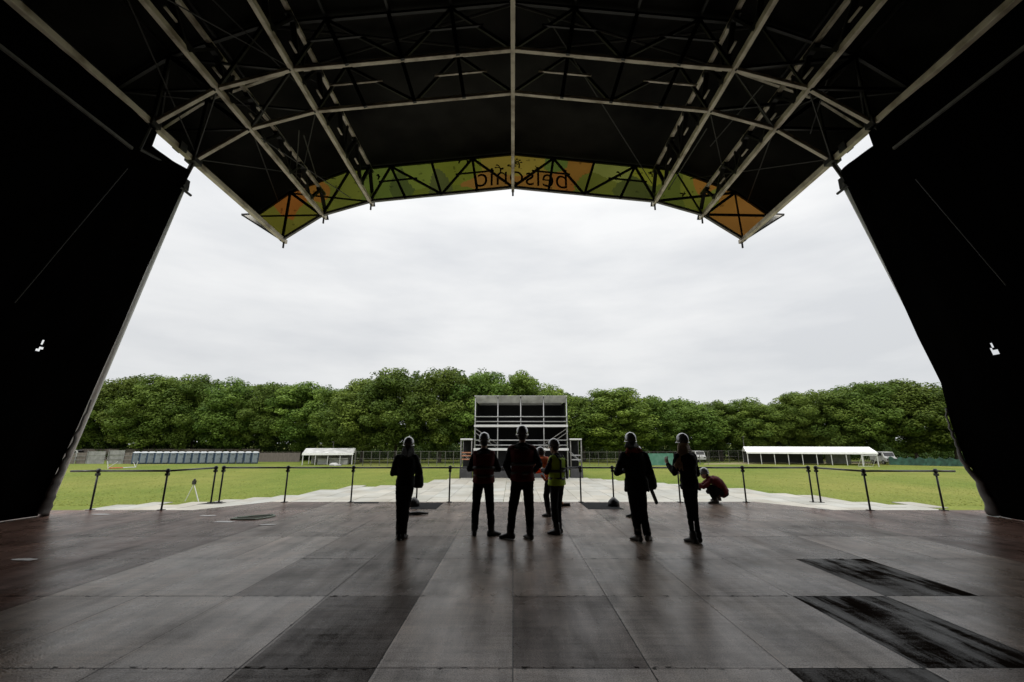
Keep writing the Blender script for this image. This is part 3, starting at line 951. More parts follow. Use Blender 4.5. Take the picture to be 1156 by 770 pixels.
# floor openings as flat black sheets, their shade put into the colour; scraps
for k, (q, lb) in enumerate((([(469, 567.6), (501, 567.6), (492, 575), (462, 575)], 'painted shade of trap in the stage edge beside the woman with the shoulder bag'),
                ([(655, 567.6), (686, 567.6), (705, 575), (664, 575)], 'painted shade of trap in the stage edge left of the man with the rust scarf'),
                ([(399, 566.9), (428, 566.9), (427, 568.4), (400, 568.4)], 'painted shade of narrow slot at the stage edge before the fourth rail post'),
                ([(222, 569.4), (238, 567.2), (256, 567.2), (250, 568.6)], 'painted shade of thin gap at the stage edge under the two close rail posts'))):
    flat([(p.x, p.y) for p in (at_deck(*c) for c in q)], .001, 'hatch_shade', M['black'], lb, 'hatch')
# torn floor covering patch with pale green rim
root = empty('floor_patch', at_deck(284, 584.5), 0, 'dark torn patch with a pale green edge lying flat on the stage boards', 'floor patch')
o = at_deck(284, 584.5)
inner = [(262, 586.5), (268, 585.2), (281, 583.6), (295, 582.6), (307, 582), (309, 583), (300, 585), (288, 586.8), (272, 587)]
ip = [at_deck(*c) - o for c in inner]
b = MB(); b.prism([(p.x, p.y) for p in ip], .002, .008); b.build('dark_center', mat('mossy_mat', (.03, .035, .015), .9, 0, .7, 14), root)
b = MB(); b.path([Vector((p.x * 1.06, p.y * 1.06, .012)) for p in ip + [ip[0]]], .018, 6)
b.build('rim', mat('pale_green_tape', (.42, .50, .40), .6, 0, .2, 6), root)
for k, (x, y, w, lb) in enumerate(((235, 582.3, .22, 'small white scrap lying on the boards nearest the two close rail posts'), (253, 589.3, .30, 'pale torn strip on the boards just before the dark floor patch'),
                                  (114, 580.8, .25, 'pale scrap on the boards near the first post beside the curtain'), (303, 592.5, .22, 'thin pale strip on the boards right of the dark floor patch'),
                                  (29, 632, .22, 'white tape scrap on the reddish boards near the left curtain'))):
    p = at_deck(x, y); rnd = random.Random(k)
    pts = [(p.x + w * cos(t) * rnd.uniform(.6, 1.1), p.y + w * .35 * sin(t) * rnd.uniform(.6, 1.1)) for t in [i * pi / 4 for i in range(8)]]
    flat(pts, .002, 'floor_scrap', M['paper'], lb, 'scrap', 'scraps on the stage boards')
p = at_deck(472, 581.5)
b = MB(); b.path([(p.x - .28, p.y - .05, .035), (p.x, p.y, .04), (p.x + .22, p.y + .06, .03)], [.03, .04, .02], 8)
tag(b.build('cable_end', M['boot'], smooth=True), 'short black bar lying on the boards beside the woman with the shoulder bag', 'bar')
for px, lb in ((467, 'black round rail weight at the stage edge behind the woman with the shoulder bag'), (693, 'black round rail weight at the stage edge behind the man with the rust scarf')):
    p = at_deck(px, 571.5)
    b = MB(); b.path([(p.x, p.y, .0), (p.x, p.y, .12), (p.x, p.y, .17), (p.x, p.y, .22)], [.15, .14, .09, .03], 14)
    tag(b.build('rail_weight', M['rail'], smooth=True), lb, 'weight')

# ------------------------------------------------------------------ scaffold mixing tower
DT = at_z(588, 540, GZ).y
def tz(py): return at_y(588, py, DT).z
def tx(px, py=500): return at_y(px, py, DT).x
tower = empty('scaffold_tower', (0, DT, GZ), 0, 'grey scaffold tower with black cloth back and pale roof before the tall trees', 'scaffold tower')
def L(x, y, z): return Vector((x, y, z - GZ))
xs5 = [tx(p) for p in (536, 561.8, 588, 614.2, 640.5)]
Zt, Z1, Z2 = tz(448), tz(481), tz(507.5)
XM = (xs5[0] + xs5[-1]) / 2
DEP = 4.2
pz = [(x, d) for x in xs5 for d in (0, DEP)]
for x, d in pz:
    b = MB(); b.tube(L(x, d, GZ), L(x, d, Zt), .058 if d == 0 else .05, 8); b.build('standard', M['galv'], tower, smooth=True)
for z, w, m in ((Z1, .24, 'white_alu'), (Z2, .24, 'white_alu')):
    b = MB(); b.box((XM, DEP / 2, z - GZ), (xs5[-1] - xs5[0] + .2, DEP, .10)); dk_o = b.build('platform', M['grey_box'], tower)
    b = MB(); b.box((XM, -.12, z - GZ + .02), (xs5[-1] - xs5[0] + .2, .06, w)); b.build('toe_board', M[m], dk_o)
for py in (470.5, 476, 497, 502.6):
    b = MB(); b.tube(L(xs5[0], -.10, tz(py)), L(xs5[-1], -.10, tz(py)), .055, 8)
    b.tube(L(xs5[0], 0, tz(py)), L(xs5[0], DEP, tz(py)), .04, 8); b.tube(L(xs5[-1], 0, tz(py)), L(xs5[-1], DEP, tz(py)), .04, 8)
    b.build('guard_tube', M['galv'], tower, smooth=True)
# roof: sheet falling to the back, with a deep pale front fascia
b = MB()
za, zb = tz(447), tz(454.6)
b.add([(xs5[0] - .1, -.25, za - GZ), (xs5[-1] + .1, -.25, za - GZ), (xs5[-1] + .1, DEP + .2, zb - GZ + .05), (xs5[0] - .1, DEP + .2, zb - GZ + .05)], [(0, 1, 2, 3)])
o = b.build('roof_sheet', M['white_pvc'], tower); o.modifiers.new('solid', 'SOLIDIFY').thickness = .04
for a, c in zip(xs5[:-1], xs5[1:]):
    b = MB(); b.add([(a + .06, -.28, za - GZ - .02), (c - .06, -.28, za - GZ - .02), (c - .06, .25, zb - GZ), (a + .06, .25, zb - GZ)], [(0, 1, 2, 3)])
    o = b.build('fascia', M['dull_sheet'], tower); o.modifiers.new('solid', 'SOLIDIFY').thickness = .03
b = MB(); b.box((XM, DEP - .12, (Zt + GZ) / 2 - GZ - .1), (xs5[-1] - xs5[0], .04, Zt - GZ - .3)); b.build('back_cloth', M['black'], tower)
for x in (xs5[0] + .1, xs5[-1] - .1):
    b = MB(); b.box((x, DEP / 2, (Zt + GZ) / 2 - GZ - .2), (.03, DEP - .4, Zt - GZ - .6)); b.build('side_cloth', M['black'], tower)
b = MB(); b.box((XM, 1.2, (Z2 - GZ) / 2 + .3), (xs5[-1] - xs5[0] - .2, .04, Z2 - GZ - .7)); b.build('dark_fill_front', M['black'], tower)  # black sheet added to darken the open lower level
for s in (0, 1):
    a, c = (xs5[0], xs5[1]) if s == 0 else (xs5[-1], xs5[-2])
    for o_ in (0, .42):
        b = MB(); b.tube(L(a, -.05, Z1 - .25 - o_), L(c, -.05, Z2 + .55 - o_), .045, 8); b.build('brace', M['steel_grey'], tower, smooth=True)
b = MB(); b.box((XM, -.02, .38), (xs5[-1] - xs5[0] - .3, .3, .75)); b.build('base_skirt', M['blackbox'], tower)
for x in (XM - 2.6, XM, XM + 2.4):
    b = MB(); b.box((x, DEP / 2, Z2 - GZ + .45), (1.0, .8, .8)); b.build('desk', M['black'], tower)
# lower side bays
for s in (-1, 1):
    x0, x1 = (tx(520.6), tx(532.6)) if s < 0 else (tx(644), tx(656))
    zt = tz(496)
    for x in (x0, x1):
        for d in (0, 2.4):
            b = MB(); b.tube(L(x, d, GZ), L(x, d, zt), .065, 8); b.build('bay_standard', M['steel_grey'], tower, smooth=True)
    b = MB(); b.box(((x0 + x1) / 2, 1.2, zt - GZ), (x1 - x0 + .16, 2.6, .16)); b.build('bay_top', M['white_alu'], tower, bevel=.03)
    b = MB(); b.box(((x0 + x1) / 2, .2, .47), (x1 - x0 + .16, .7, .94)); b.build('bay_box', M['blackbox'], tower, bevel=.02)
    for py in ((511, 514.5, 518.5) if s < 0 else (514, 519)):
        b = MB(); b.box(((x0 + x1) / 2, .1, tz(py) - GZ), (x1 - x0 - .1, .10, .12)); b.build('bay_shelf', M['rust_board'] if s < 0 else M['galv'], tower)
    b = MB(); b.box(((x0 + x1) / 2, 2.3, (zt - GZ) / 2 + .3), (x1 - x0, .04, zt - GZ - .8)); b.build('dark_fill_bay', M['black'], tower)  # black fill added to darken the inside of the side bay
    for d in (.15, 1.6):
        b = MB(); b.tube(L(x0, d, tz(510)), L(x1, d, tz(522)), .03, 6); b.build('bay_brace', M['galv'], tower)

# ------------------------------------------------------------------ portable toilets
def G(px, py): return at_z(px, py, GZ)
ords = ['first', 'second', 'third', 'fourth', 'fifth', 'sixth', 'seventh', 'eighth', 'ninth', 'tenth', 'eleventh', 'twelfth', 'thirteenth', 'fourteenth', 'fifteenth', 'sixteenth', 'seventeenth']
def make_loo(loc):
    r = empty('portable_toilet', loc)
    W, D, H = 1.05, 1.05, 1.82
    b = MB(); b.box((0, D / 2, H / 2 + .08), (W, D, H)); b.build('cabin', M['loo_dark'], r, bevel=.03)
    b = MB(); b.box((0, -.025, H / 2 + .12), (W * .74, .05, H * .90)); d = b.build('door', M['loo'], r, bevel=.015)
    b = MB(); b.box((W * .30, -.065, H * .5), (.05, .04, .16)); b.box((0, -.056, H * .86), (W * .45, .012, .10)); b.build('handle', M['blackbox'], d)
    b = MB(); b.prism([(-W / 2 - .03, -.04), (W / 2 + .03, -.04), (W / 2 + .03, D + .03), (-W / 2 - .03, D + .03)], H + .08, H + .13)
    b.add([(-W / 2, 0, H + .13), (W / 2, 0, H + .13), (W / 2, D, H + .13), (-W / 2, D, H + .13), (-W * .3, .25, H + .26), (W * .3, .25, H + .26), (W * .3, D - .25, H + .26), (-W * .3, D - .25, H + .26)],
          [(0, 1, 5, 4), (1, 2, 6, 5), (2, 3, 7, 6), (3, 0, 4, 7), (4, 5, 6, 7)])
    b.build('roof', M['loo_roof'], r)
    b = MB(); b.box((0, D / 2, .04), (W * .95, D * .95, .08)); b.build('skid', M['blackbox'], r)
    return r
NL = 17
loo = None
for k in range(NL):
    f = k / (NL - 1)
    p = G(152 + (287 - 152) * f, 523.9 - .3 * f)
    if loo is None:
        loo = o = make_loo(p)
    else:
        o = copy_tree(loo); o.location = p
    o.rotation_euler.z = radians(34 - 8 * f + random.uniform(-2, 2))
    lb = f'blue-grey portable toilet, {ords[k]} from the grey hoarding end of the row' if k not in (0, NL - 1) else ('portable toilet nearest the grey hoarding, end of the row' if k == 0 else 'portable toilet nearest the small white tent, end of the row')
    tag(o, lb, 'toilet', 'portable toilets in a row before the trees')

# grey hoarding left of them
r = empty('hoarding', G(110, 523.6), 0, 'grey panel hoarding between the left curtain and the portable toilets', 'hoarding')
o0 = G(110, 523.6)
for k, (a, c, top) in enumerate(((66, 79, 512), (80, 91, 511), (93, 113, 509.5), (117, 134, 508.5), (135, 147, 511))):
    A, C = G(a, 523.8) - o0, G(c, 523.8) - o0
    h = at_y((a + c) / 2, top, o0.y).z - GZ
    b = MB(); b.box(((A.x + C.x) / 2, .1 * (k % 2), h / 2), (C.x - A.x, .08, h)); b.build('panel', M['grey_box'] if k in (2, 3) else M['timber'], r)
    b = MB(); b.tube((A.x, -.1, 0), (A.x, -.1, h + .1), .05, 6); b.build('post', M['galv'], r)
    for zz in (.35, .7):
        b = MB(); b.box(((A.x + C.x) / 2, -.06, h * zz), (C.x - A.x, .04, .07)); b.build('board_rail', M['grey_box'], r)
def fence(p0, p1, n, h, label, name='mesh_fence', panel=None, pm=None, posts=M['steel_grey'], concrete=False):
    r = empty(name, p0, 0, label, 'fence')
    d = (p1 - p0); L_ = d.length
    for k in range(n + 1):
        q = d * (k / n)
        b = MB(); b.tube(q, q + Vector((0, 0, h)), .055 if concrete else .035, 6); b.build('post', posts, r)
    b = MB()
    for zz in (.12, h * .5, h - .05): b.tube(Vector((0, 0, zz)), d + Vector((0, 0, zz)), .018, 5)
    b.build('wire', posts, r)
    w = MB()
    m_ = int(L_ / .22)
    for k in range(m_):
        q = d * (k / max(1, m_)); w.tube(q + Vector((0, 0, .1)), q + Vector((0, 0, h - .05)), .007, 3)
    w.build('mesh_infill', posts, r)
    if panel:
        for a, c, hh in panel:
            q0, q1 = d * a, d * c
            b = MB(); b.bar(q0 + Vector((0, -.06, hh / 2)), q1 + Vector((0, -.06, hh / 2)), .02, hh); b.build('scrim', pm, r)
    return r
fence(G(292, 521.4), G(338, 521.4), 7, 1.9, 'dark slatted fence between the toilets and the small white tent', posts=M['timber'], panel=[(0, 1, 1.7)], pm=M['timber'], name='timber_fence')
fence(G(70, 519.6), G(292, 519.6), 22, 2.4, 'dark timber fence running under the trees behind the portable toilets', posts=M['timber'], panel=[(0, 1, 2.3)], pm=M['timber'], name='timber_fence')
fence(G(400, 526), G(521, 526), 13, 2.3, 'wire mesh fence with pale posts between small white tent and scaffold tower', concrete=True)
fence(G(656, 526), G(800, 525), 15, 2.2, 'wire mesh fence with green scrim beside the scaffold tower, under trees', panel=[(.50, .72, 1.9)], pm=M['mesh_green'])
fence(G(790, 523), G(845, 522), 5, 2.2, 'dark wire fence behind the long-haired woman, up to the long marquee', posts=M['steel_grey'])
# green netting by the right curtain
r = empty('debris_netting', G(1004, 525), 0, 'low dark green netting barrier between the white truck and the right curtain', 'netting')
o0 = G(1004, 525); o1 = G(1100, 527)
d = o1 - o0
for k in range(9):
    q = d * (k / 8); b = MB(); b.tube(q, q + Vector((0, 0, 1.45)), .035, 6); b.build('stake', M['steel_grey'], r)
b = MB()
vv, ff = [], []
for k in range(41):
    q = d * (k / 40); hh = 1.2 + .16 * sin(k * 1.3) + .12 * noise.noise(Vector((k * .4, 0, 0)))
    off = .1 * noise.noise(Vector((k * .7, 2, 0)))
    vv += [(q.x, q.y - .08 + off, .03), (q.x, q.y - .08 - off, .6), (q.x, q.y - .08, hh)]
for k in range(40):
    for i in range(2): ff.append((k * 3 + i, k * 3 + 3 + i, k * 3 + 4 + i, k * 3 + 1 + i))
b.add(vv, ff); o = b.build('net', M['net_green'], r); o.modifiers.new('solid', 'SOLIDIFY').thickness = .02

# ------------------------------------------------------------------ marquees
def marquee(p0, p1, n, depth, eave, ridge, label, sides=(), rm=M['white_pvc']):
    r = empty('marquee', p0, math.atan2((p1 - p0).y, (p1 - p0).x), label, 'marquee')
    Ln = (p1 - p0).length
    for k in range(n + 1):
        x = Ln * k / n
        for y in (0, depth):
            b = MB(); b.box((x, y, eave / 2), (.13 if k in (0, n) else .09, .12, eave)); b.build('leg', M['white_alu'], r)
    b = MB()
    e = .15
    b.add([(-e, -.12, eave), (Ln + e, -.12, eave), (Ln + e, depth / 2, ridge), (-e, depth / 2, ridge), (Ln + e, depth + .12, eave), (-e, depth + .12, eave)], [(0, 1, 2, 3), (3, 2, 4, 5)])
    o = b.build('roof', rm, r); o.modifiers.new('solid', 'SOLIDIFY').thickness = .03
    b = MB(); b.box((Ln / 2, -.15, eave - .14), (Ln + .3, .03, .32)); b.build('valance', M['white_pvc'], o)
    for x in (-e, Ln + e):
        b = MB(); b.add([(x, 0, eave), (x, depth, eave), (x, depth / 2, ridge - .03)], [(0, 1, 2)]); g_ = b.build('gable', M['white_pvc'], r); g_.modifiers.new('solid', 'SOLIDIFY').thickness = .02
    for (a, c, m) in sides:
        b = MB(); b.box6(Ln * a, Ln * c, depth - .1, depth - .06, .05, eave - .05); b.build('side_sheet', m, r)
    return r
marquee(G(845, 523.9), G(992, 526.1), 9, 6.0, 2.1, 2.95, 'long open white marquee standing under the trees beyond the field', [(.0, .68, mat('dim_backing', (.05, .05, .05), .8)), (.7, .9, M['grey_box'])])
marquee(G(341, 525.2), G(397, 524.6), 4, 5.0, 1.9, 2.7, 'small white frame tent between the portable toilets and the tall trees', [(.05, .95, M['grey_box'])], mat('grubby_tent_sheet', (.60, .60, .57), .6, 0, .3, .9, c2=(.32, .32, .30)))
# items in the tents
def counter(px0, px1, py, h, label, m):
    a, c = G(px0, py), G(px1, py)
    r = empty('counter', (a + c) / 2, 0, label, 'counter')
    b = MB(); b.box((0, .4, h / 2), (c.x - a.x, .7, h)); b.build('front', m, r, bevel=.02)
    b = MB(); b.box((0, .35, h + .03), (c.x - a.x + .1, .9, .06)); b.build('top', M['white_alu'], r)
counter(358, 369, 524.4, .9, 'pale counter standing in the small white tent', M['white_alu'])
counter(371, 392, 524.6, 1.0, 'long grey counter standing in the small white tent', M['grey_box'])
# covered heap before the small tent
b = MB(); p = G(377, 525.8)
b.ball((p.x, p.y, GZ + .12), (.8, .5, .36), 14, 8); b.ball((p.x + .6, p.y - .1, GZ + .05), (.7, .5, .24), 12, 6)
tag(b.build('covered_heap', M['dull_sheet'], smooth=True), 'low heap under a pale sheet before the small white tent', 'heap')
# football goal at the right end of the long marquee
p = G(975.5, 527); q = G(992.5, 527)
r = empty('goal_frame', p, 0, 'small white goal frame standing before the right end of the long marquee', 'goal')
w_ = q.x - p.x
b = MB(); b.tube((0, 0, 0), (0, 0, 1.7), .05, 8); b.tube((w_, 0, 0), (w_, 0, 1.7), .05, 8); b.tube((0, 0, 1.7), (w_, 0, 1.7), .05, 8); b.build('front_frame', M['white_alu'], r)
b = MB()
for x in (0, w_): b.tube((x, 0, 1.7), (x, 1.2, 0), .035, 6)
b.tube((0, 1.2, 0), (w_, 1.2, 0), .035, 6)
for k in range(1, 6): b.tube((w_ * k / 6, .05, 1.65), (w_ * k / 6, 1.2, .02), .012, 4)
b.build('rear_frame', M['white_alu'], r)

# vehicles far away
def truck(loc, rz, label, cabm):
    r = empty('parked_truck', loc, rz, label, 'truck')
    b = MB()
    prof = [(-2.0, .5), (1.9, .5), (1.95, 1.1), (1.55, 1.3), (1.2, 2.1), (-.2, 2.15), (-.25, 1.5), (-2.0, 1.5)]
    n = len(prof)
    vs = [(x, -.9, z) for x, z in prof] + [(x, .9, z) for x, z in prof]
    b.add(vs, [tuple(range(n)), tuple(range(2 * n - 1, n - 1, -1))] + [(i, n + i, n + (i + 1) % n, (i + 1) % n) for i in range(n)])
    b.build('body', cabm, r, bevel=.06)
    b = MB(); b.box((.6, -.905, 1.72), (.9, .03, .5)); b.box((.6, .905, 1.72), (.9, .03, .5)); b.build('side_window', M['screen'], r)
    b = MB(); b.box((1.40, 0, 1.72), (.06, 1.5, .6), Matrix.Rotation(radians(-24), 3, 'Y')); b.build('windscreen', M['screen'], r)
    for x in (-1.3, 1.2):
        for y in (-.82, .82):
            b = MB(); b.tube((x, y - .1, .38), (x, y + .1, .38), .38, 16); wh = b.build('wheel', M['boot'], r, smooth=False)
            b = MB(); b.tube((x, y - .115, .38), (x, y + .115, .38), .18, 12); b.build('rim', M['galv'], wh)
    for y in (-.6, .6):
        b = MB(); b.box((1.96, y, .9), (.04, .3, .18)); b.build('headlight', M['reflect'], r)
    return r
truck(G(998.5, 524.3), radians(-96), 'grey and white pickup parked at the right end of the long marquee', M['dull_sheet'])
truck(G(787.5, 521.6), radians(-88), 'white pickup parked far behind the long-haired woman', M['white_alu'])
truck(G(81, 519.8), radians(10), 'white van body glimpsed by the left curtain under the trees', M['white_alu'])

# red and white barrier on the field, survey tripod, thin masts
p = G(122, 529.5)
r = empty('field_barrier', p, 0, 'low red and white barrier lying open on the grass before the portable toilets', 'barrier')
q = G(153, 528.6) - p
b = MB(); b.tube((0, 0, 0), (-.3, 0, 1.1), .05, 6); b.tube((0, 0, .15), (.9, .3, 1.0), .04, 6); b.build('end_frame', M['white_alu'], r)
b = MB(); b.tube((.1, 0, .12), (q.x * .55, q.y * .5, .12), .07, 8); b.build('red_bar', M['red'], r)
b = MB(); b.tube((q.x * .55, q.y * .5, .12), (q.x, q.y, .14), .06, 8); b.tube((q.x, q.y, .1), (q.x + .2, q.y, 1.0), .05, 6); b.tube((q.x, q.y, .1), (q.x - .7, q.y + .3, .8), .03, 6); b.build('white_bar', M['white_alu'], r)
p = G(216, 566)
top = at_y(219, 546.5, p.y) - p
r = empty('survey_tripod', p, 0, 'pale surveying tripod with dark head on the grass beside the stage edge', 'tripod')
for a_ in (-.62, .1, .75):
    b = MB(); b.tube((a_ * .7 + .1, .35 * cos(a_ * 3), 0), (top.x, 0, top.z), .022, 6); b.build('leg', M['white_alu'], r)
b = MB(); b.box((top.x, 0, top.z + .1), (.16, .18, .24)); b.ball((top.x, 0, top.z + .26), (.07, .07, .08), 8, 6); b.build('head', M['boot'], r)
for px, y0, y1, lb in ((842, 522, 493, 'thin grey mast at the left end of the long marquee'), (374.5, 524, 499, 'thin grey mast rising beside the small white tent')):
    p = G(px, y0); h = at_y(px, y1, p.y).z - GZ
    r = empty('lamp_mast', p, 0, lb, 'mast')
    b = MB(); b.tube((0, 0, 0), (0, 0, h), .07, 8, .04); b.build('pole', M['steel_grey'], r)
    b = MB(); b.box((0, -.12, h), (.3, .5, .08)); b.build('lamp_head', M['steel_grey'], r)

# ------------------------------------------------------------------ trees
def leaf_cards(pts, nrm, size, rnd):
    """numpy: one bent-free quad per point, oriented around nrm with jitter"""
    n = len(pts)
    d = nrm + rnd.normal(0, .48, (n, 3)); d /= np.linalg.norm(d, axis=1)[:, None] + 1e-9
    a = np.cross(d, rnd.normal(0, 1, (n, 3))); a /= np.linalg.norm(a, axis=1)[:, None] + 1e-9
    b = np.cross(d, a)
    s = size * rnd.uniform(.6, 1.3, n)
    a *= s[:, None] * .5; b *= (s * rnd.uniform(.5, .85, n))[:, None] * .5
    v = np.stack([pts - a, pts + b * .9 - a * .1, pts + a, pts - b * .9 - a * .1], 1).reshape(-1, 3)
    return v
def leaf_mesh(name, v, tone_, m):
    n = len(v) // 4
    me = bpy.data.meshes.new(name)
    me.vertices.add(len(v)); me.vertices.foreach_set('co', v.astype(np.float32).ravel())
    me.loops.add(4 * n); me.loops.foreach_set('vertex_index', np.arange(4 * n, dtype=np.int32))
    me.polygons.add(n)
    me.polygons.foreach_set('loop_start', np.arange(0, 4 * n, 4, dtype=np.int32))
    me.update()
    a = me.attributes.new('leaf', 'FLOAT', 'FACE'); a.data.foreach_set('value', tone_.astype(np.float32))
    me.materials.append(m)
    me.validate()
    return me
def crown_mesh(seed, kind):
    """crown about 10 m wide and 13 m high with its base at z = 0; kind: round, tall, broad"""
    rnd = np.random.RandomState(seed)
    rx, ry, h = {'round': (4.6, 4.6, 13), 'tall': (3.8, 3.8, 14), 'broad': (5.4, 5.0, 12.5)}[kind]
    nC = 190
    centres, rads = [], []
    lob = [(rnd.uniform(0, 2 * pi), rnd.uniform(-.3, .8), rnd.uniform(.10, .28)) for _ in range(7)]
    for k in range(nC):
        u = rnd.uniform(-1, 1); ph = rnd.uniform(0, 2 * pi)
        q = rnd.uniform(.0, 1) ** .45
        # egg profile, widest in the lower middle
        w = sqrt(max(0, 1 - u * u))
        z = .5 + .5 * u
        prof = w * (1.12 - .25 * z)
        bul = 1 + sum(am * math.exp(-((math.atan2(sin(ph - a), cos(ph - a)) / .6) ** 2 + ((u - b) / .4) ** 2)) for a, b, am in lob)
        r = q * bul
        centres.append((rx * prof * r * cos(ph), ry * prof * r * sin(ph), h * (.5 + .5 * u * (.55 + .45 * q) * (1 + .10 * (bul - 1)))))
        rads.append(rnd.uniform(.75, 1.5))
    P, N, T = [], [], []
    for c, r in zip(centres, rads):
        m_ = int(118 * r * r) + 26
        d = rnd.normal(0, 1, (m_, 3)); d /= np.linalg.norm(d, axis=1)[:, None]
        d[:, 2] = d[:, 2] * .8 + .12
        rr = r * rnd.uniform(.45, 1.05, m_) ** .6
        P.append(np.array(c) + d * rr[:, None] * np.array([1.0, 1.0, .95])); N.append(d + np.array([0, 0, .5]))
        T.append(np.clip(rnd.normal(.5 + rnd.normal(0, .28), .14, m_), 0, 1))
    P, N, T = np.concatenate(P), np.concatenate(N), np.concatenate(T)
    return leaf_mesh('crown', leaf_cards(P, N, .36, rnd), T, M['leaf'])
crowns = {k: [crown_mesh(s * 11 + i * 3 + 1, k) for i in range(n)] for s, (k, n) in enumerate((('round', 3), ('tall', 2), ('broad', 3)))}
def trunk_mesh(seed):
    rnd = random.Random(seed); b = MB()
    b.path([(0, 0, -.1), (.05, 0, .6), (.1, .05, 3), (rnd.uniform(-.3, .3), rnd.uniform(-.3, .3), 8), (0, 0, 13)], [.42, .32, .27, .18, .05], 9)
    for k in range(6):
        a = k * 1.1 + rnd.uniform(-.3, .3); z = rnd.uniform(2.6, 7)
        r = rnd.uniform(2, 3.6)
        b.path([(.08, .02, z), (r * .45 * cos(a), r * .45 * sin(a), z + 1.6), (r * cos(a), r * sin(a), z + rnd.uniform(2.6, 4))], [.13, .09, .03], 6)
    return b.mesh('trunk')
trunks = [trunk_mesh(i) for i in range(4)]
for t_ in trunks: t_.materials.append(M['bark'])
TREES = [  # px centre, top px, base px, width px, kind, label
    (88, 428, 519.2, 58, 'round', 'tree half hidden by the left black curtain, beyond the grey hoarding'),
    (128, 423, 519.0, 62, 'broad', 'rounded tree above the middle of the grey hoarding'),
    (172, 421, 519.2, 60, 'round', 'tree with thin crown above the first portable toilets beside the hoarding'),
    (214, 423, 519.0, 60, 'broad', 'tree behind the middle of the row of portable toilets'),
    (256, 428, 519.2, 58, 'round', 'tree above the last portable toilets of the row'),
    (298, 429, 519.2, 58, 'broad', 'tree behind the dark slatted fence beside the toilets'),
    (340, 431, 519.4, 60, 'round', 'low spreading tree directly behind the small white tent'),
    (380, 436, 521.0, 50, 'tall', 'lower tree filling the dip between the tent and the tall clump'),
    (408, 423, 522.0, 60, 'round', 'dark tree on the left flank of the tall clump, beside the small tent'),
    (446, 416, 522.3, 74, 'broad', 'tall full tree above the woman with the shoulder bag'),
    (496, 414, 522.3, 70, 'broad', 'tallest dense tree, just left of the scaffold tower'),
    (542, 415, 522.0, 64, 'round', 'tall tree rising behind the left bays of the scaffold tower'),
    (588, 419, 522.0, 62, 'broad', 'tall tree rising behind the middle of the scaffold tower'),
    (622, 434, 521.5, 48, 'round', 'tree rising behind the right bays of the scaffold tower'),
    (660, 444, 521.0, 56, 'round', 'low tree just right of the scaffold tower'),
    (700, 435, 522.0, 58, 'tall', 'taller tree with a gap in its crown above the man with the rust scarf'),
    (738, 446, 521.0, 56, 'broad', 'tree between the scarf man and the long-haired woman, over the green scrim'),
    (778, 448, 520.6, 56, 'round', 'tree directly above the long-haired woman'),
    (815, 452, 520.6, 50, 'broad', 'lower tree between the long-haired woman and the long marquee'),
    (850, 450, 520.6, 54, 'round', 'tree above the left end of the long marquee'),
    (884, 452, 520.6, 44, 'broad', 'low tree above the middle of the long marquee, left of the darker narrow one'),
    (910, 440, 520.8, 42, 'tall', 'darker narrow upright tree above the middle of the long marquee'),
    (950, 436, 522.0, 62, 'broad', 'broad pale tree above the right half of the long marquee'),
    (990, 428, 522.5, 68, 'broad', 'big rounded tree above the white pickup at the marquee end'),
    (1036, 428, 522.8, 72, 'round', 'big leafy tree above the green netting, beside the bulging curtain'),
    (1082, 432, 523.0, 66, 'broad', 'tree half hidden by the right black curtain'),
]
for k, (px, ty, by, w, kind, lb) in enumerate(TREES):
    p = G(px, by)
    htot = at_y(px, ty, p.y).z - GZ
    wid = w / FPX * p.y * 1.16
    r = empty('broadleaf_tree', p, random.uniform(0, 6.28), lb, 'tree', 'broadleaf trees round the field')
    base = 2.3
    cm = crowns[kind][k % len(crowns[kind])]
    c = bpy.data.objects.new('crown', cm); COL.objects.link(c); c.parent = r; c.location = (0, 0, base)
    nat = {'round': (9.2, 13), 'tall': (7.6, 14), 'broad': (10.8, 12.5)}[kind]
    sx = wid / nat[0]; sz = (htot - base) / (nat[1] + .7)
    c.scale = (sx, sx, sz)
    t_ = bpy.data.objects.new('trunk', trunks[k % 4]); COL.objects.link(t_); t_.parent = r
    t_.scale = (1, 1, htot / 15)
# wood behind the front row: one mass
rnd = np.random.RandomState(5)
P, N, T = [], [], []
tops = sorted((t[0], t[1]) for t in TREES)
for k in range(1900):
    px = rnd.uniform(20, 1140)
    ty = np.interp(px, [t[0] for t in tops], [t[1] for t in tops])
    Y = rnd.uniform(106, 118)
    X = (px - CXP) / FPX * Y
    zt = at_y(px, ty + rnd.uniform(5, 12), Y).z - GZ
    z = zt * (1 - rnd.uniform(0, 1) * .99)
    r = rnd.uniform(1.1, 2.2); m_ = 60
    d = rnd.normal(0, 1, (m_, 3)); d /= np.linalg.norm(d, axis=1)[:, None]
    P.append(np.array([X, Y, z + GZ]) + d * r * rnd.uniform(.5, 1, m_)[:, None]); N.append(d + np.array([0, 0, .5])); T.append(np.clip(rnd.normal(.45, .25, m_), 0, 1))
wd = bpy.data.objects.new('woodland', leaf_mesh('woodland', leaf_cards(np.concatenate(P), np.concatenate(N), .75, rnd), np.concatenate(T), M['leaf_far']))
COL.objects.link(wd); tag(wd, kind='stuff')
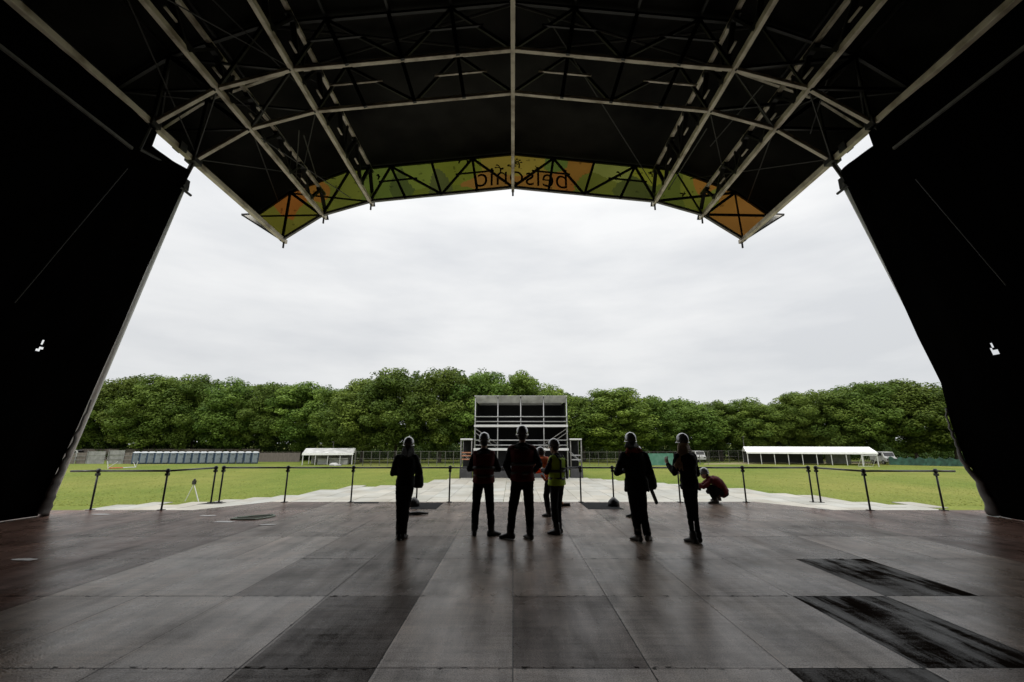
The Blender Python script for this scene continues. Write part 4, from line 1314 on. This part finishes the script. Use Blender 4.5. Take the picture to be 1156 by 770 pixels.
# undergrowth under the front row
P, N, T = [], [], []
for k in range(1700):
    px = rnd.uniform(60, 1120)
    p = G(px, rnd.uniform(517.8, 519.6))
    hgt = rnd.uniform(1.0, 4.2); m_ = 45
    d = rnd.normal(0, 1, (m_, 3)); d /= np.linalg.norm(d, axis=1)[:, None]
    P.append(np.array([p.x, p.y, GZ + hgt * .6]) + d * np.array([1.3, 1.0, hgt * .6]) * rnd.uniform(.4, 1, m_)[:, None]); N.append(d + np.array([0, 0, .4])); T.append(np.clip(rnd.normal(.3, .25, m_), 0, 1))
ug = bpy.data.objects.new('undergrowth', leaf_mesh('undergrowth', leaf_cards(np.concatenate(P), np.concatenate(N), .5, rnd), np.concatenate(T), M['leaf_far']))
COL.objects.link(ug); tag(ug, kind='stuff')
# rough grass: upright blades in tufts over the nearer field
nB = 60000
rg = np.random.RandomState(9)
yy = 27 + (75 - 27) * rg.uniform(0, 1, nB) ** 1.6
xx = rg.uniform(-1.08, 1.08, nB) * yy
keep = np.array([not inside(x, y) for x, y in zip(xx, yy)])
xx, yy = xx[keep], yy[keep]
n = len(xx)
hh = rg.uniform(.01, .03, n); ang = rg.uniform(0, pi, n); ww = rg.uniform(.02, .06, n)
lean = rg.normal(0, .07, (n, 2)) + np.array([0, .05])
v = np.zeros((n, 4, 3))
v[:, 0] = np.stack([xx - ww * np.cos(ang), yy - ww * np.sin(ang), np.full(n, GZ)], 1)
v[:, 1] = np.stack([xx + ww * np.cos(ang), yy + ww * np.sin(ang), np.full(n, GZ)], 1)
v[:, 2] = np.stack([xx + lean[:, 0] + ww * .35 * np.cos(ang), yy + lean[:, 1], GZ + hh], 1)
v[:, 3] = np.stack([xx + lean[:, 0] - ww * .35 * np.cos(ang), yy + lean[:, 1], GZ + hh * .9], 1)
gr = bpy.data.objects.new('grass', leaf_mesh('grass', v.reshape(-1, 3), np.clip(rg.normal(.5, .25, n), 0, 1), leaf_material('grass_blades', (.15, .185, .025), (.24, .24, .05))))
COL.objects.link(gr); tag(gr, kind='stuff')

# ------------------------------------------------------------------ people
def remesh(name, mb, m, parent, voxel=.013, smooth=4, folds=0):
    me = mb.mesh(name + '_src')
    bm = bmesh.new(); bm.from_mesh(me); bmesh.ops.recalc_face_normals(bm, faces=bm.faces); bm.to_mesh(me); bm.free()
    o = bpy.data.objects.new(name + '_src', me); COL.objects.link(o)
    r = o.modifiers.new('r', 'REMESH'); r.mode = 'VOXEL'; r.voxel_size = voxel
    s = o.modifiers.new('s', 'SMOOTH'); s.iterations = smooth; s.factor = .5
    dg = bpy.context.evaluated_depsgraph_get()
    nm = bpy.data.meshes.new_from_object(o.evaluated_get(dg))
    bpy.data.objects.remove(o); bpy.data.meshes.remove(me)
    nm.name = name
    if folds:
        n_ = len(nm.vertices)
        co = np.empty(n_ * 3, np.float32); nm.vertices.foreach_get('co', co); co = co.reshape(-1, 3)
        no = np.array([tuple(v.normal) for v in nm.vertices], np.float32)
        off = random.uniform(0, 50)
        dd = np.array([noise.noise(Vector((c[0] * 7 + off, c[1] * 7, c[2] * 4.5))) * 1.0 + (1 - abs(noise.noise(Vector((c[0] * 9 - off, c[1] * 9, c[2] * 16)))) * 2.2) * .55 for c in co.tolist()], np.float32)
        co += no * (dd * folds)[:, None]
        nm.vertices.foreach_set('co', co.ravel()); nm.update()
    for p in nm.polygons: p.use_smooth = True
    nm.materials.clear(); nm.materials.append(m)
    q = bpy.data.objects.new(name, nm); COL.objects.link(q); q.parent = parent
    return q

BASEJ = dict(pelvis=(0, 0, .93), neck=(0, -.01, 1.47), head=(0, .025, 1.625),
             shL=(-.168, -.01, 1.395), shR=(.168, -.01, 1.395), elL=(-.24, -.04, 1.13), elR=(.24, -.04, 1.13), wrL=(-.24, .06, .90), wrR=(.24, .06, .90),
             hiL=(-.085, 0, .90), hiR=(.085, 0, .90), knL=(-.095, .02, .49), knR=(.095, .02, .49), anL=(-.10, -.01, .09), anR=(.10, -.01, .09),
             ftL=(-.15, .98), ftR=(.15, .98), hdL=None, hdR=None)
TOR = [(-.16, .135, .10), (-.05, .165, .118), (.12, .150, .110), (.32, .138, .100), (.55, .160, .112), (.78, .180, .110), (.90, .160, .092), (.98, .085, .070), (1.05, .058, .058)]
def torso(mb, J, grow=0, f0=-1, f1=2, wide=1.0, deep=1.0, n=20):
    P, N = Vector(J['pelvis']), Vector(J['neck'])
    ax = (N - P); L_ = ax.length; up = ax.normalized()
    rt = (Vector(J['shR']) - Vector(J['shL'])); hp = (Vector(J['hiR']) - Vector(J['hiL']))
    rings = []
    bow = Vector(J.get('bow', (0, 0, 0)))
    for f, rx, ry in TOR:
        if f < f0 or f > f1: continue
        side = hp.normalized().lerp(rt.normalized(), max(0, min(1, f))); side = (side - up * side.dot(up)).normalized()
        fw = up.cross(side)
        c = P + ax * f + bow * (4 * max(0, f) * (1 - min(1, f)))
        rings.append([c + side * ((rx * wide + grow) * cos(2 * pi * k / n)) + fw * ((ry * deep + grow) * sin(2 * pi * k / n)) for k in range(n)])
    mb.rings(rings)
def limb(mb, pts, rad, n=12):
    pts = [Vector(p) for p in pts]
    # insert intermediate points so that joints bend softly
    P, R = [], []
    for i in range(len(pts) - 1):
        for t in (0, .33, .66):
            P.append(pts[i].lerp(pts[i + 1], t)); R.append(rad[i] + (rad[i + 1] - rad[i]) * t)
    P.append(pts[-1]); R.append(rad[-1])
    mb.path(P, R, n)
    for p, r in zip(pts, rad): mb.ball(p, r * .99, 10, 8)
def hand(mb, wr, el, s, curl=.5, dirv=None, palm=None):
    wr, el = Vector(wr), Vector(el)
    d = (wr - el).normalized() if dirv is None else Vector(dirv).normalized()
    nrm = Vector((-s, 0, 0)) if palm is None else Vector(palm)       # palm faces the thigh
    nrm = (nrm - d * nrm.dot(d)).normalized()
    sd = d.cross(nrm).normalized()
    if sd.y < 0 and palm is None: sd = -sd                            # index side forward
    mb.rings([[wr + d * t + sd * (w * cos(2 * pi * k / 12)) + nrm * (h * sin(2 * pi * k / 12)) for k in range(12)] for t, w, h in ((-.01, .028, .022), (.03, .036, .018), (.07, .043, .015), (.095, .040, .013))])
    for k, (o, ln) in enumerate(((.033, .070), (.011, .078), (-.011, .072), (-.033, .056))):
        a = wr + d * .088 + sd * o
        fan = (d + sd * (o * 2.5)).normalized()
        b1 = a + (fan * cos(curl * .5) + nrm * sin(curl * .5)) * ln * .5
        c1 = b1 + (fan * cos(curl * 1.4) + nrm * sin(curl * 1.4)) * ln * .5
        mb.path([a - fan * .02, a, b1, c1], [.0092, .0092, .0085, .007], 8)
    a = wr + d * .025 + sd * .026
    td = (d * .75 + sd * .75 + nrm * .25).normalized()
    b1 = a + td * .038; c1 = b1 + (td + d * .5 + nrm * curl * .4).normalized() * .032
    mb.path([a - td * .01, a, b1, c1], [.013, .012, .010, .008], 8)
def foot(mb, an, fd, ln=.26, w=.048, shaft=.0, r=.05, heel=0.0):
    an = Vector(an); f = Vector((fd[0], fd[1], 0)).normalized(); sd = f.cross(Vector((0, 0, 1)))
    z0 = an.z - .09
    rings = []
    for t, ww, top in ((-.28, .55, .075), (-.24, .8, .10), (-.05, .85, .115), (.2, .92, .09), (.45, 1.08, .066), (.62, .95, .05), (.71, .5, .035)):
        c = an + f * (ln * t)
        rings.append([Vector((c.x, c.y, 0)) + sd * (w * ww * cos(2 * pi * k / 12)) + Vector((0, 0, z0 + top * (.5 + .5 * sin(2 * pi * k / 12)))) for k in range(12)])
    mb.rings(rings)
    limb(mb, [an + Vector((0, 0, .0)), an + Vector((0, 0, shaft))], [r, r * 1.04])

def person(px, base, top, rz, label, J={}, helmet='helmet', jacket='jacket', trousers='trouser', hair=None, vest=None, coat=0.0, slim=1.0, boots='boot', shaft=.10,
           leg_r=1.0, arm_r=1.0, sl='jacket', extra=None, gaze=(0, 0), height=None, curl=.6, group=None):
    j = dict(BASEJ); j.update(J)
    g0 = at_deck(px, base)
    zmin_ = 0
    hd = Vector(j['head'])
    Ht = hd.z + .165
    target = (at_y(px, top, g0.y).z if height is None else height)
    sc = target / Ht
    root = empty('person', g0, rz, label, 'person')
    root.scale = (sc, sc, sc)
    HR = Matrix.Rotation(gaze[0], 3, 'Z') @ Matrix.Rotation(gaze[1], 3, 'X')
    # body
    b = MB()
    torso(b, j, -.012, wide=slim)
    for s, k in ((-1, 'L'), (1, 'R')):
        limb(b, [j['sh' + k], j['el' + k], j['wr' + k]], [.050 * arm_r, .039 * arm_r, .027])
        hand(b, j['wr' + k], j['el' + k], s, curl, *(j['hd' + k] or (None, None)))
        limb(b, [j['hi' + k], j['kn' + k], j['an' + k]], [.080 * min(1, leg_r), .054 * min(1, leg_r), .040 * min(1, leg_r)])
        foot(b, j['an' + k], j['ft' + k], .24, .040, .02, .038)
    nk = Vector(j['neck'])
    b.path([nk - Vector((0, 0, .05)), nk + (hd - nk) * .4, hd + Vector((0, -.01, -.05))], [.058, .052, .055], 12)
    b.ball(hd + HR @ Vector((0, 0, .015)), (.074, .094, .105), 18, 14, HR)
    b.ball(hd + HR @ Vector((0, .022, -.055)), (.056, .068, .062), 14, 10, HR)
    b.ball(hd + HR @ Vector((0, .092, -.02)), (.013, .020, .024), 10, 8, HR)             # nose
    b.ball(hd + HR @ Vector((0, .082, -.062)), (.024, .012, .009), 10, 6, HR)            # lips
    b.ball(hd + HR @ Vector((0, .082, .022)), (.05, .014, .010), 10, 6, HR)              # brow
    for s in (-1, 1):
        b.ball(hd + HR @ Vector((s * .076, -.005, -.01)), (.012, .022, .032), 8, 8, HR)  # ears
        b.ball(hd + HR @ Vector((s * .030, .078, .004)), (.014, .012, .010), 8, 6, HR)   # eyes
    remesh('body', b, M['skin'], root, .0075, 3)
    # trousers
    b = MB()
    torso(b, j, .004, f1=.3, wide=slim)
    for k in 'LR':
        limb(b, [j['hi' + k], j['kn' + k], Vector(j['an' + k]) + (Vector(j['kn' + k]) - Vector(j['an' + k])).normalized() * .03],
             [.098 * leg_r, .074 * leg_r, .060 * leg_r])
    tr = remesh('trousers', b, M[trousers], root, folds=.011)
    for k in 'LR':
        b = MB(); foot(b, j['an' + k], j['ft' + k], .285, .052, shaft, .058)
        remesh('boot', b, M[boots], root, .011, 3)
    # jacket
    b = MB()
    torso(b, j, .026, f0=-.1, f1=1.0, wide=slim)
    for k in 'LR':
        el, wr = Vector(j['el' + k]), Vector(j['wr' + k])
        limb(b, [Vector(j['sh' + k]), el, el.lerp(wr, .93)], [.066 * arm_r, .057 * arm_r, .044 * arm_r])
        limb(b, [nk + Vector((0, 0, -.015)), Vector(j['sh' + k]) + Vector((0, 0, .012))], [.062, .058])
    b.path([nk - Vector((0, 0, .06)), nk + (hd - nk) * .25], [.085, .072], 12)
    if coat:
        P, N = Vector(j['pelvis']), Vector(j['neck']); ax = (N - P).normalized()
        c0 = P + ax * .08
        rings = []
        for t in (0, .35, .7, 1):
            c = c0 - Vector((0, 0, coat * t)) + Vector((0, -.01 * t, 0))
            rings.append([c + Vector((.185 * slim * (1 + .06 * t) * cos(2 * pi * q / 20), .135 * (1 + .1 * t) * sin(2 * pi * q / 20), .012 * sin(q * 1.9))) for q in range(20)])
        b.rings(rings)
    jk = remesh('jacket', b, M[jacket], root, .013, 4, folds=.012)
    if vest:
        b = MB()
        torso(b, j, .046, f0=-.1, f1=.93, wide=slim)
        for s, k in ((-1, 'L'), (1, 'R')):
            sh = Vector(j['sh' + k]); b.ball(sh + Vector((-s * .03, 0, .01)), (.085, .085, .075), 12, 8)
        vo = remesh('vest', b, M[vest], root, .014, 3, folds=.008)
        P, N = Vector(j['pelvis']), Vector(j['neck']); ax = N - P
        side = (Vector(j['shR']) - Vector(j['shL'])).normalized(); up = ax.normalized(); fw = up.cross(side)
        for f in (.18, .45):
            rx, ry = [(rx, ry) for ff, rx, ry in TOR if ff >= f][0]
            t = MB()
            rg_ = []
            for dz, gg in ((-.025, .049), (-.025, .054), (.025, .054), (.025, .049)):
                rg_.append([P + ax * f + up * dz + side * ((rx * slim + gg + .004) * cos(2 * pi * q / 28)) + fw * ((ry + gg + .004) * sin(2 * pi * q / 28)) for q in range(28)])
            t.rings(rg_); t.build('reflective_band', M['reflect'], vo, smooth=True)
    # helmet
    if helmet:
        b = MB()
        rings = []
        for t, zz in ((1.0, .0), (1.0, .035), (.97, .065), (.88, .098), (.72, .126), (.50, .147), (.26, .158), (.08, .161)):
            rings.append([hd + HR @ Vector((.103 * t * cos(2 * pi * q / 24), .125 * t * sin(2 * pi * q / 24) - .004, .022 + zz)) for q in range(24)])
        b.rings(rings)
        ho = b.build('helmet', M[helmet], root, smooth=True)
        b = MB()
        rings = []
        for (g_, zz) in ((0, .014), (.022, .010), (.022, .018), (0, .026)):
            rings.append([hd + HR @ Vector(((.102 + g_ * .4) * cos(2 * pi * q / 24), (.124 + g_ * (2.4 if sin(2 * pi * q / 24) > .5 else .6)) * sin(2 * pi * q / 24) - .004, zz)) for q in range(24)])
        b.rings(rings); b.build('brim', M[helmet], ho)
        b = MB(); b.path([hd + HR @ Vector((0, -.11, .108)), hd + HR @ Vector((0, -.06, .158)), hd + HR @ Vector((0, .0, .176)), hd + HR @ Vector((0, .06, .155)), hd + HR @ Vector((0, .11, .105))], [.010, .012, .012, .012, .010], 8, 1.6)
        b.build('ridge', M[helmet], ho, smooth=True)
    if hair:
        m_, ln, wd_ = hair
        b = MB()
        b.ball(hd + HR @ Vector((0, -.028, .02)), (.086, .088, .10), 14, 10, HR)
        if ln:
            for q in range(9):
                a = (q - 4) / 4.0
                st = hd + HR @ Vector((a * .075, -.07 + .05 * abs(a), -.02))
                b.path([st, st + Vector((a * .02 * wd_, -.035, -ln * .4)), st + Vector((a * .055 * wd_, -.075 + .05 * abs(a), -ln * .75)), st + Vector((a * .05 * wd_, -.075 + .04 * abs(a), -ln * (1 - .12 * abs(a))))], [.034, .036, .030, .008], 8)
        remesh('hair', b, M[m_], root, .011, 2)
    if extra: extra(root, j)
    return root

# 1 woman with folded arms and shoulder bag
def x1(root, j):
    b = MB(); b.path([(.155, .02, 1.42), (.19, .10, 1.20), (.22, .10, .98)], [.012, .012, .012], 6); b.path([(.155, -.02, 1.44), (.2, -.10, 1.2), (.22, -.05, .98)], [.012, .012, .012], 6)
    b.build('bag_strap', M['bag'], root)
woman1 = person(452, 609, 494, radians(8), 'woman in dark clothes and white helmet, arms folded, the leftmost of the standing people',
       J=dict(head=(.055, .03, 1.63), neck=(.035, -.01, 1.47), shL=(-.135, .0, 1.40), shR=(.20, -.01, 1.42), pelvis=(.03, 0, .94), hiL=(-.045, 0, .91), hiR=(.10, 0, .91), knL=(-.035, .02, .49), knR=(.062, .02, .49),
              anL=(-.03, -.01, .09), anR=(.052, .02, .09), elL=(-.22, .05, 1.14), elR=(.285, .05, 1.15), wrL=(-.02, .20, 1.16), wrR=(.10, .22, 1.20), hdL=((1, .15, .1), (0, -1, 0)), hdR=((-1, .2, .1), (0, -1, 0))),
       jacket='jacket', hair=('hair_dark', .22, .6), slim=.90, shaft=.16, leg_r=.98, arm_r=.95, coat=.10)
def loose_bag(px, py, y, size, label, name='shoulder_bag', m='bag'):
    p = at_y(px, py, y)
    r = empty(name, p, 0, label, 'bag')
    w, d, h = size
    b = MB()
    rings = []
    for t, k in ((0, .75), (.15, 1.0), (.5, .95), (.85, .72), (1, .55)):
        rings.append([Vector((w / 2 * k * cos(2 * pi * q / 14), d / 2 * k * sin(2 * pi * q / 14), -h + h * t)) for q in range(14)])
    b.rings(rings); o = b.build('bag_body', M[m], r, smooth=True)
    b = MB(); b.path([(-w * .25, 0, -.02), (-w * .30, -.02, .06), (-w * .32, -.02, .11), (-w * .15, -.02, .06), (w * .2, 0, -.03)], .014, 6)
    b.build('strap', M[m], r, smooth=True)
    b = MB(); b.box((0, -d * .52, -h * .45), (w * .5, .02, h * .35)); b.build('pocket', M[m], o, bevel=.01)
    return r
loose_bag(473, 531, 8.15, (.19, .14, .30), 'dark bag with a pale side hanging from the arm of the leftmost woman')

# 2 man in dark red vest, legs apart
person(545, 605, 489, 0, 'man in dark red vest before the left tower bays, feet slightly apart',
       J=dict(anL=(-.15, -.01, .09), anR=(.15, -.01, .09), knL=(-.135, .02, .49), knR=(.125, .02, .49), hiL=(-.09, 0, .90), hiR=(.09, 0, .90), elL=(-.265, .02, 1.15), elR=(.27, .04, 1.14), wrL=(-.10, .24, 1.14), wrR=(.14, .26, 1.12),
              ftL=(-.1, 1), ftR=(.75, .5), hdL=((.8, .5, .15), (0, -.3, 1)), hdR=((-.6, .6, .2), (0, -.3, 1))),
       jacket='jacket', vest='vest_red', slim=.98, coat=0, leg_r=.98, arm_r=1.0, hair=('hair_dark', 0, 1))
# 3 tallest man, wide stance
person(590, 609, 481, radians(-3), 'tallest man in white helmet and dark red vest, standing with a wide stance',
       J=dict(anL=(-.20, .02, .09), anR=(.12, -.02, .09), knL=(-.155, .03, .49), knR=(.115, .02, .49), elL=(-.275, -.03, 1.15), elR=(.28, -.02, 1.16), wrL=(-.20, .14, .95), wrR=(.17, .17, 1.02), ftL=(-.85, .35), ftR=(-.35, .7),
              shL=(-.182, -.01, 1.40), shR=(.182, -.01, 1.40), hdL=((.6, .4, -.6), (1, 0, .2)), hdR=((-.6, .4, -.6), (-1, 0, .2))),
       jacket='jacket', vest='vest_red', slim=.98, leg_r=1.0, arm_r=.98, hair=('hair_dark', 0, 1), coat=0)
# 4 hi-vis man facing left
def x4(root, j):
    for s in (-1, 1):
        b = MB(); b.path([(s * .10, .16, 1.2), (s * .105, .09, 1.44), (s * .10, -.06, 1.48), (s * .10, -.165, 1.36), (s * .12, -.165, 1.02)], [.02] * 5, 8); b.build('harness_strap', M['bag'], root, smooth=True)
    b = MB(); b.path([(-.12, -.17, 1.22), (0, -.18, 1.22), (.12, -.17, 1.22)], [.018] * 3, 8); b.build('harness_strap', M['bag'], root, smooth=True)
person(630, 603, 496, radians(52), 'man in bright lime vest and white helmet turned to the left, beside the tallest man',
       J=dict(anL=(-.07, -.02, .09), anR=(.09, .03, .09), knL=(-.075, .02, .49), knR=(.09, .05, .49), elL=(-.23, .08, 1.16), elR=(.24, .06, 1.16), wrL=(-.08, .28, 1.18), wrR=(.10, .28, 1.16), hdL=((.5, .7, .3), (0, -.3, 1)), hdR=((-.4, .7, .3), (0, -.3, 1)),
              head=(0, .05, 1.615)), vest='vest_lime', slim=1.0, leg_r=.98, hair=('hair_dark', 0, 1), gaze=(0, radians(-10)), extra=x4)
# 5 stooping worker in orange, behind the lime vest
person(622, 583, 505, radians(38), 'stooping worker in orange jacket half hidden by the man in lime',
       J=dict(pelvis=(0, -.08, .90), neck=(-.04, .20, 1.36), head=(-.04, .29, 1.46), shL=(-.2, .17, 1.31), shR=(.13, .17, 1.31), elL=(-.30, .36, 1.06), elR=(.16, .36, 1.08), wrL=(-.17, .50, .92), wrR=(-.02, .52, 1.0), hiL=(-.085, -.07, .88), hiR=(.085, -.07, .88),
              knL=(-.1, .05, .48), knR=(.1, .02, .48), anL=(-.1, -.03, .09), anR=(.12, -.06, .09), hdL=((.5, .6, -.3), (0, -.6, .6)), hdR=((-.5, .6, -.2), (0, -.6, .6))),
       jacket='vest_orange', trousers='trouser', helmet='helmet', gaze=(0, radians(-25)), hair=('hair_dark', 0, 1))
# broom held by the stooping worker
A, B_ = at_y(611.5, 537, 10.1), at_z(636, 569, .05)
r = empty('broom', B_, 0, 'broom with orange handle slanting behind the man in the lime vest', 'broom')
b = MB(); b.tube(A - B_, A.lerp(B_, .35) - B_, .024, 8); b.build('grip', M['orange'], r, smooth=True)
b = MB(); b.tube(A.lerp(B_, .35) - B_, Vector((0, 0, 0)), .02, 8); b.build('handle', M['wood_handle'], r, smooth=True)
b = MB(); b.box((0, 0, 0), (.34, .07, .05)); b.box((0, 0, -.03), (.36, .06, .04)); b.build('brush_head', M['boot'], r)
# 6 man with rust scarf
def x6(root, j):
    b = MB()
    n = 18
    pts = [Vector((.105 * cos(2 * pi * q / n) - .01, .085 * sin(2 * pi * q / n) - .01, 1.485 + .02 * sin(q * 2.1))) for q in range(n + 1)]
    b.path(pts, [.045 + .008 * sin(q * 3) for q in range(n + 1)], 9)
    b.path([(-.11, -.02, 1.49), (-.15, -.06, 1.43), (-.13, -.10, 1.36)], [.045, .05, .02], 8)
    remesh('scarf', b, M['scarf'], root, .012, 2)
person(722.5, 611, 489, radians(4), 'person in long dark coat with a rust red scarf and white helmet, elbows out',
       J=dict(head=(-.05, .03, 1.625), neck=(-.03, -.01, 1.47), pelvis=(0, 0, .93), shL=(-.20, -.01, 1.40), shR=(.17, -.01, 1.40), elL=(-.33, .02, 1.12), elR=(.27, .0, 1.12), wrL=(-.13, .20, 1.14), wrR=(.12, .2, 1.1), knL=(-.055, .01, .49), knR=(.085, .02, .49),
              anL=(-.03, -.02, .09), anR=(.14, .0, .09), ftL=(-.35, .9), ftR=(.5, .8), hdL=((.8, .5, .1), (0, -.3, 1)), hdR=((-.6, .6, .1), (0, -.3, 1))),
       coat=.20, slim=1.08, leg_r=1.0, arm_r=1.05, boots='boot_pale', hair=('hair_dark', .08, .6), extra=x6, helmet='helmet')
loose_bag(733, 531, 8.0, (.24, .16, .32), 'black shoulder bag at the hip of the person in the rust scarf')
# folded tripod hanging from the bag
A, B_ = at_y(732, 545, 8.05), at_y(741, 567.5, 8.2)
r = empty('folded_tripod', B_, 0, 'black folded tripod hanging under the shoulder bag of the scarf wearer', 'tripod')
for k in range(3):
    o_ = Vector((.02 * cos(k * 2.1), .02 * sin(k * 2.1), 0))
    b = MB(); b.tube(A - B_ + o_, o_ * 1.1, .018, 8, .013); b.build('leg', M['boot'], r, smooth=True)
b = MB(); b.ball((0, 0, 0), (.03, .03, .035), 8, 6); b.build('foot', M['boot'], r); b = MB(); b.ball(A - B_, (.045, .045, .06), 10, 8); b.build('head', M['boot'], r)
# 7 person mostly hidden behind the scarf wearer
person(725, 584, 504, radians(-5), 'person in dark red jacket almost hidden behind the scarf wearer',
       J=dict(anL=(-.22, .0, .09), anR=(.02, .02, .09), knL=(-.16, .03, .49), knR=(.03, .03, .49), ftL=(-1, .3), elL=(-.2, .1, 1.14), wrL=(-.08, .26, 1.1), elR=(.24, .1, 1.16), wrR=(.1, .28, 1.2), hdL=((.5, .7, .1), (0, -.3, 1)), hdR=((-.5, .7, .1), (0, -.3, 1))),
       jacket='jacket_red', slim=.98, hair=('hair_dark', 0, 1))
# 8 long-haired woman with phone
def x8(root, j):
    b = MB(); b.box((0, 0, 0), (.075, .012, .15)); o = b.build('phone', M['screen'], None, bevel=.006)
    return
woman8 = person(786, 613, 490, radians(10), 'slim woman with long fair hair under a white helmet, holding up a phone',
       J=dict(head=(-.075, .03, 1.64), neck=(-.055, -.01, 1.48), pelvis=(-.035, .0, .95), shL=(-.215, .0, 1.41), shR=(.085, -.01, 1.41), hiL=(-.105, 0, .92), hiR=(.035, 0, .92), knL=(-.065, .02, .50), knR=(.045, .02, .50), anL=(-.055, -.01, .09), anR=(.070, .03, .09),
              elL=(-.265, .05, 1.13), elR=(.15, .03, 1.12), wrL=(-.275, .24, 1.28), wrR=(.05, .22, 1.08), ftL=(-.25, .95), ftR=(.15, 1), hdL=((-.15, .25, 1), (1, .3, 0)), hdR=((-.6, .6, .2), (0, -.3, 1))),
       hair=('hair_blond', .48, 2.3), slim=.80, coat=.15, leg_r=.68, arm_r=.92, boots='boot', shaft=.06, curl=.9)
p = at_y(763.5, 515.5, 8.05)
r = empty('mobile_phone', p, radians(10), 'dark mobile phone held up by the long-haired woman', 'phone')
b = MB(); b.box((0, 0, 0), (.075, .010, .155)); b.build('case', M['boot'], r, bevel=.004)
b = MB(); b.box((0, -.0065, 0), (.066, .002, .14)); b.build('screen', M['screen'], r)
# 9 crouching photographer at the stage edge, facing left
zc = {}
crouch = person(808, 568, 536, radians(78), 'crouching photographer in dark red jacket and pale helmet at the stage edge',
       J=dict(pelvis=(0, -.22, .26), neck=(-.02, .10, .66), head=(-.03, .22, .74), bow=(0, -.07, .03), shL=(-.17, .08, .60), shR=(.17, .05, .60), elL=(-.20, .30, .42), elR=(.21, .30, .42), wrL=(-.08, .50, .50), wrR=(.06, .52, .52),
              hiL=(-.09, -.2, .26), hiR=(.09, -.2, .26), knL=(-.14, .20, .46), knR=(.16, .12, .28), anL=(-.12, .02, .09), anR=(.13, -.10, .13), hdL=((.2, .6, .7), (.6, -.2, .5)), hdR=((-.2, .6, .7), (-.6, -.2, .5)), ftL=(-.1, 1), ftR=(.1, 1)),
       jacket='jacket_red', helmet='helmet', slim=1.05, boots='boot_pale', shaft=.04, gaze=(0, radians(-8)), hair=('hair_dark', 0, 1), height=.92)
p = at_y(789.5, 551.5, 12.6)
r = empty('camera_body', p, radians(78), 'black camera held out by the crouching photographer', 'camera')
b = MB(); b.box((0, 0, 0), (.14, .07, .10)); b.build('case', M['boot'], r, bevel=.012)
b = MB(); b.tube((0, .03, 0), (0, .13, 0), .038, 12); b.build('lens', M['boot'], r, smooth=False)
b = MB(); b.box((0, -.005, .065), (.06, .05, .035)); b.build('viewfinder', M['boot'], r, bevel=.008)
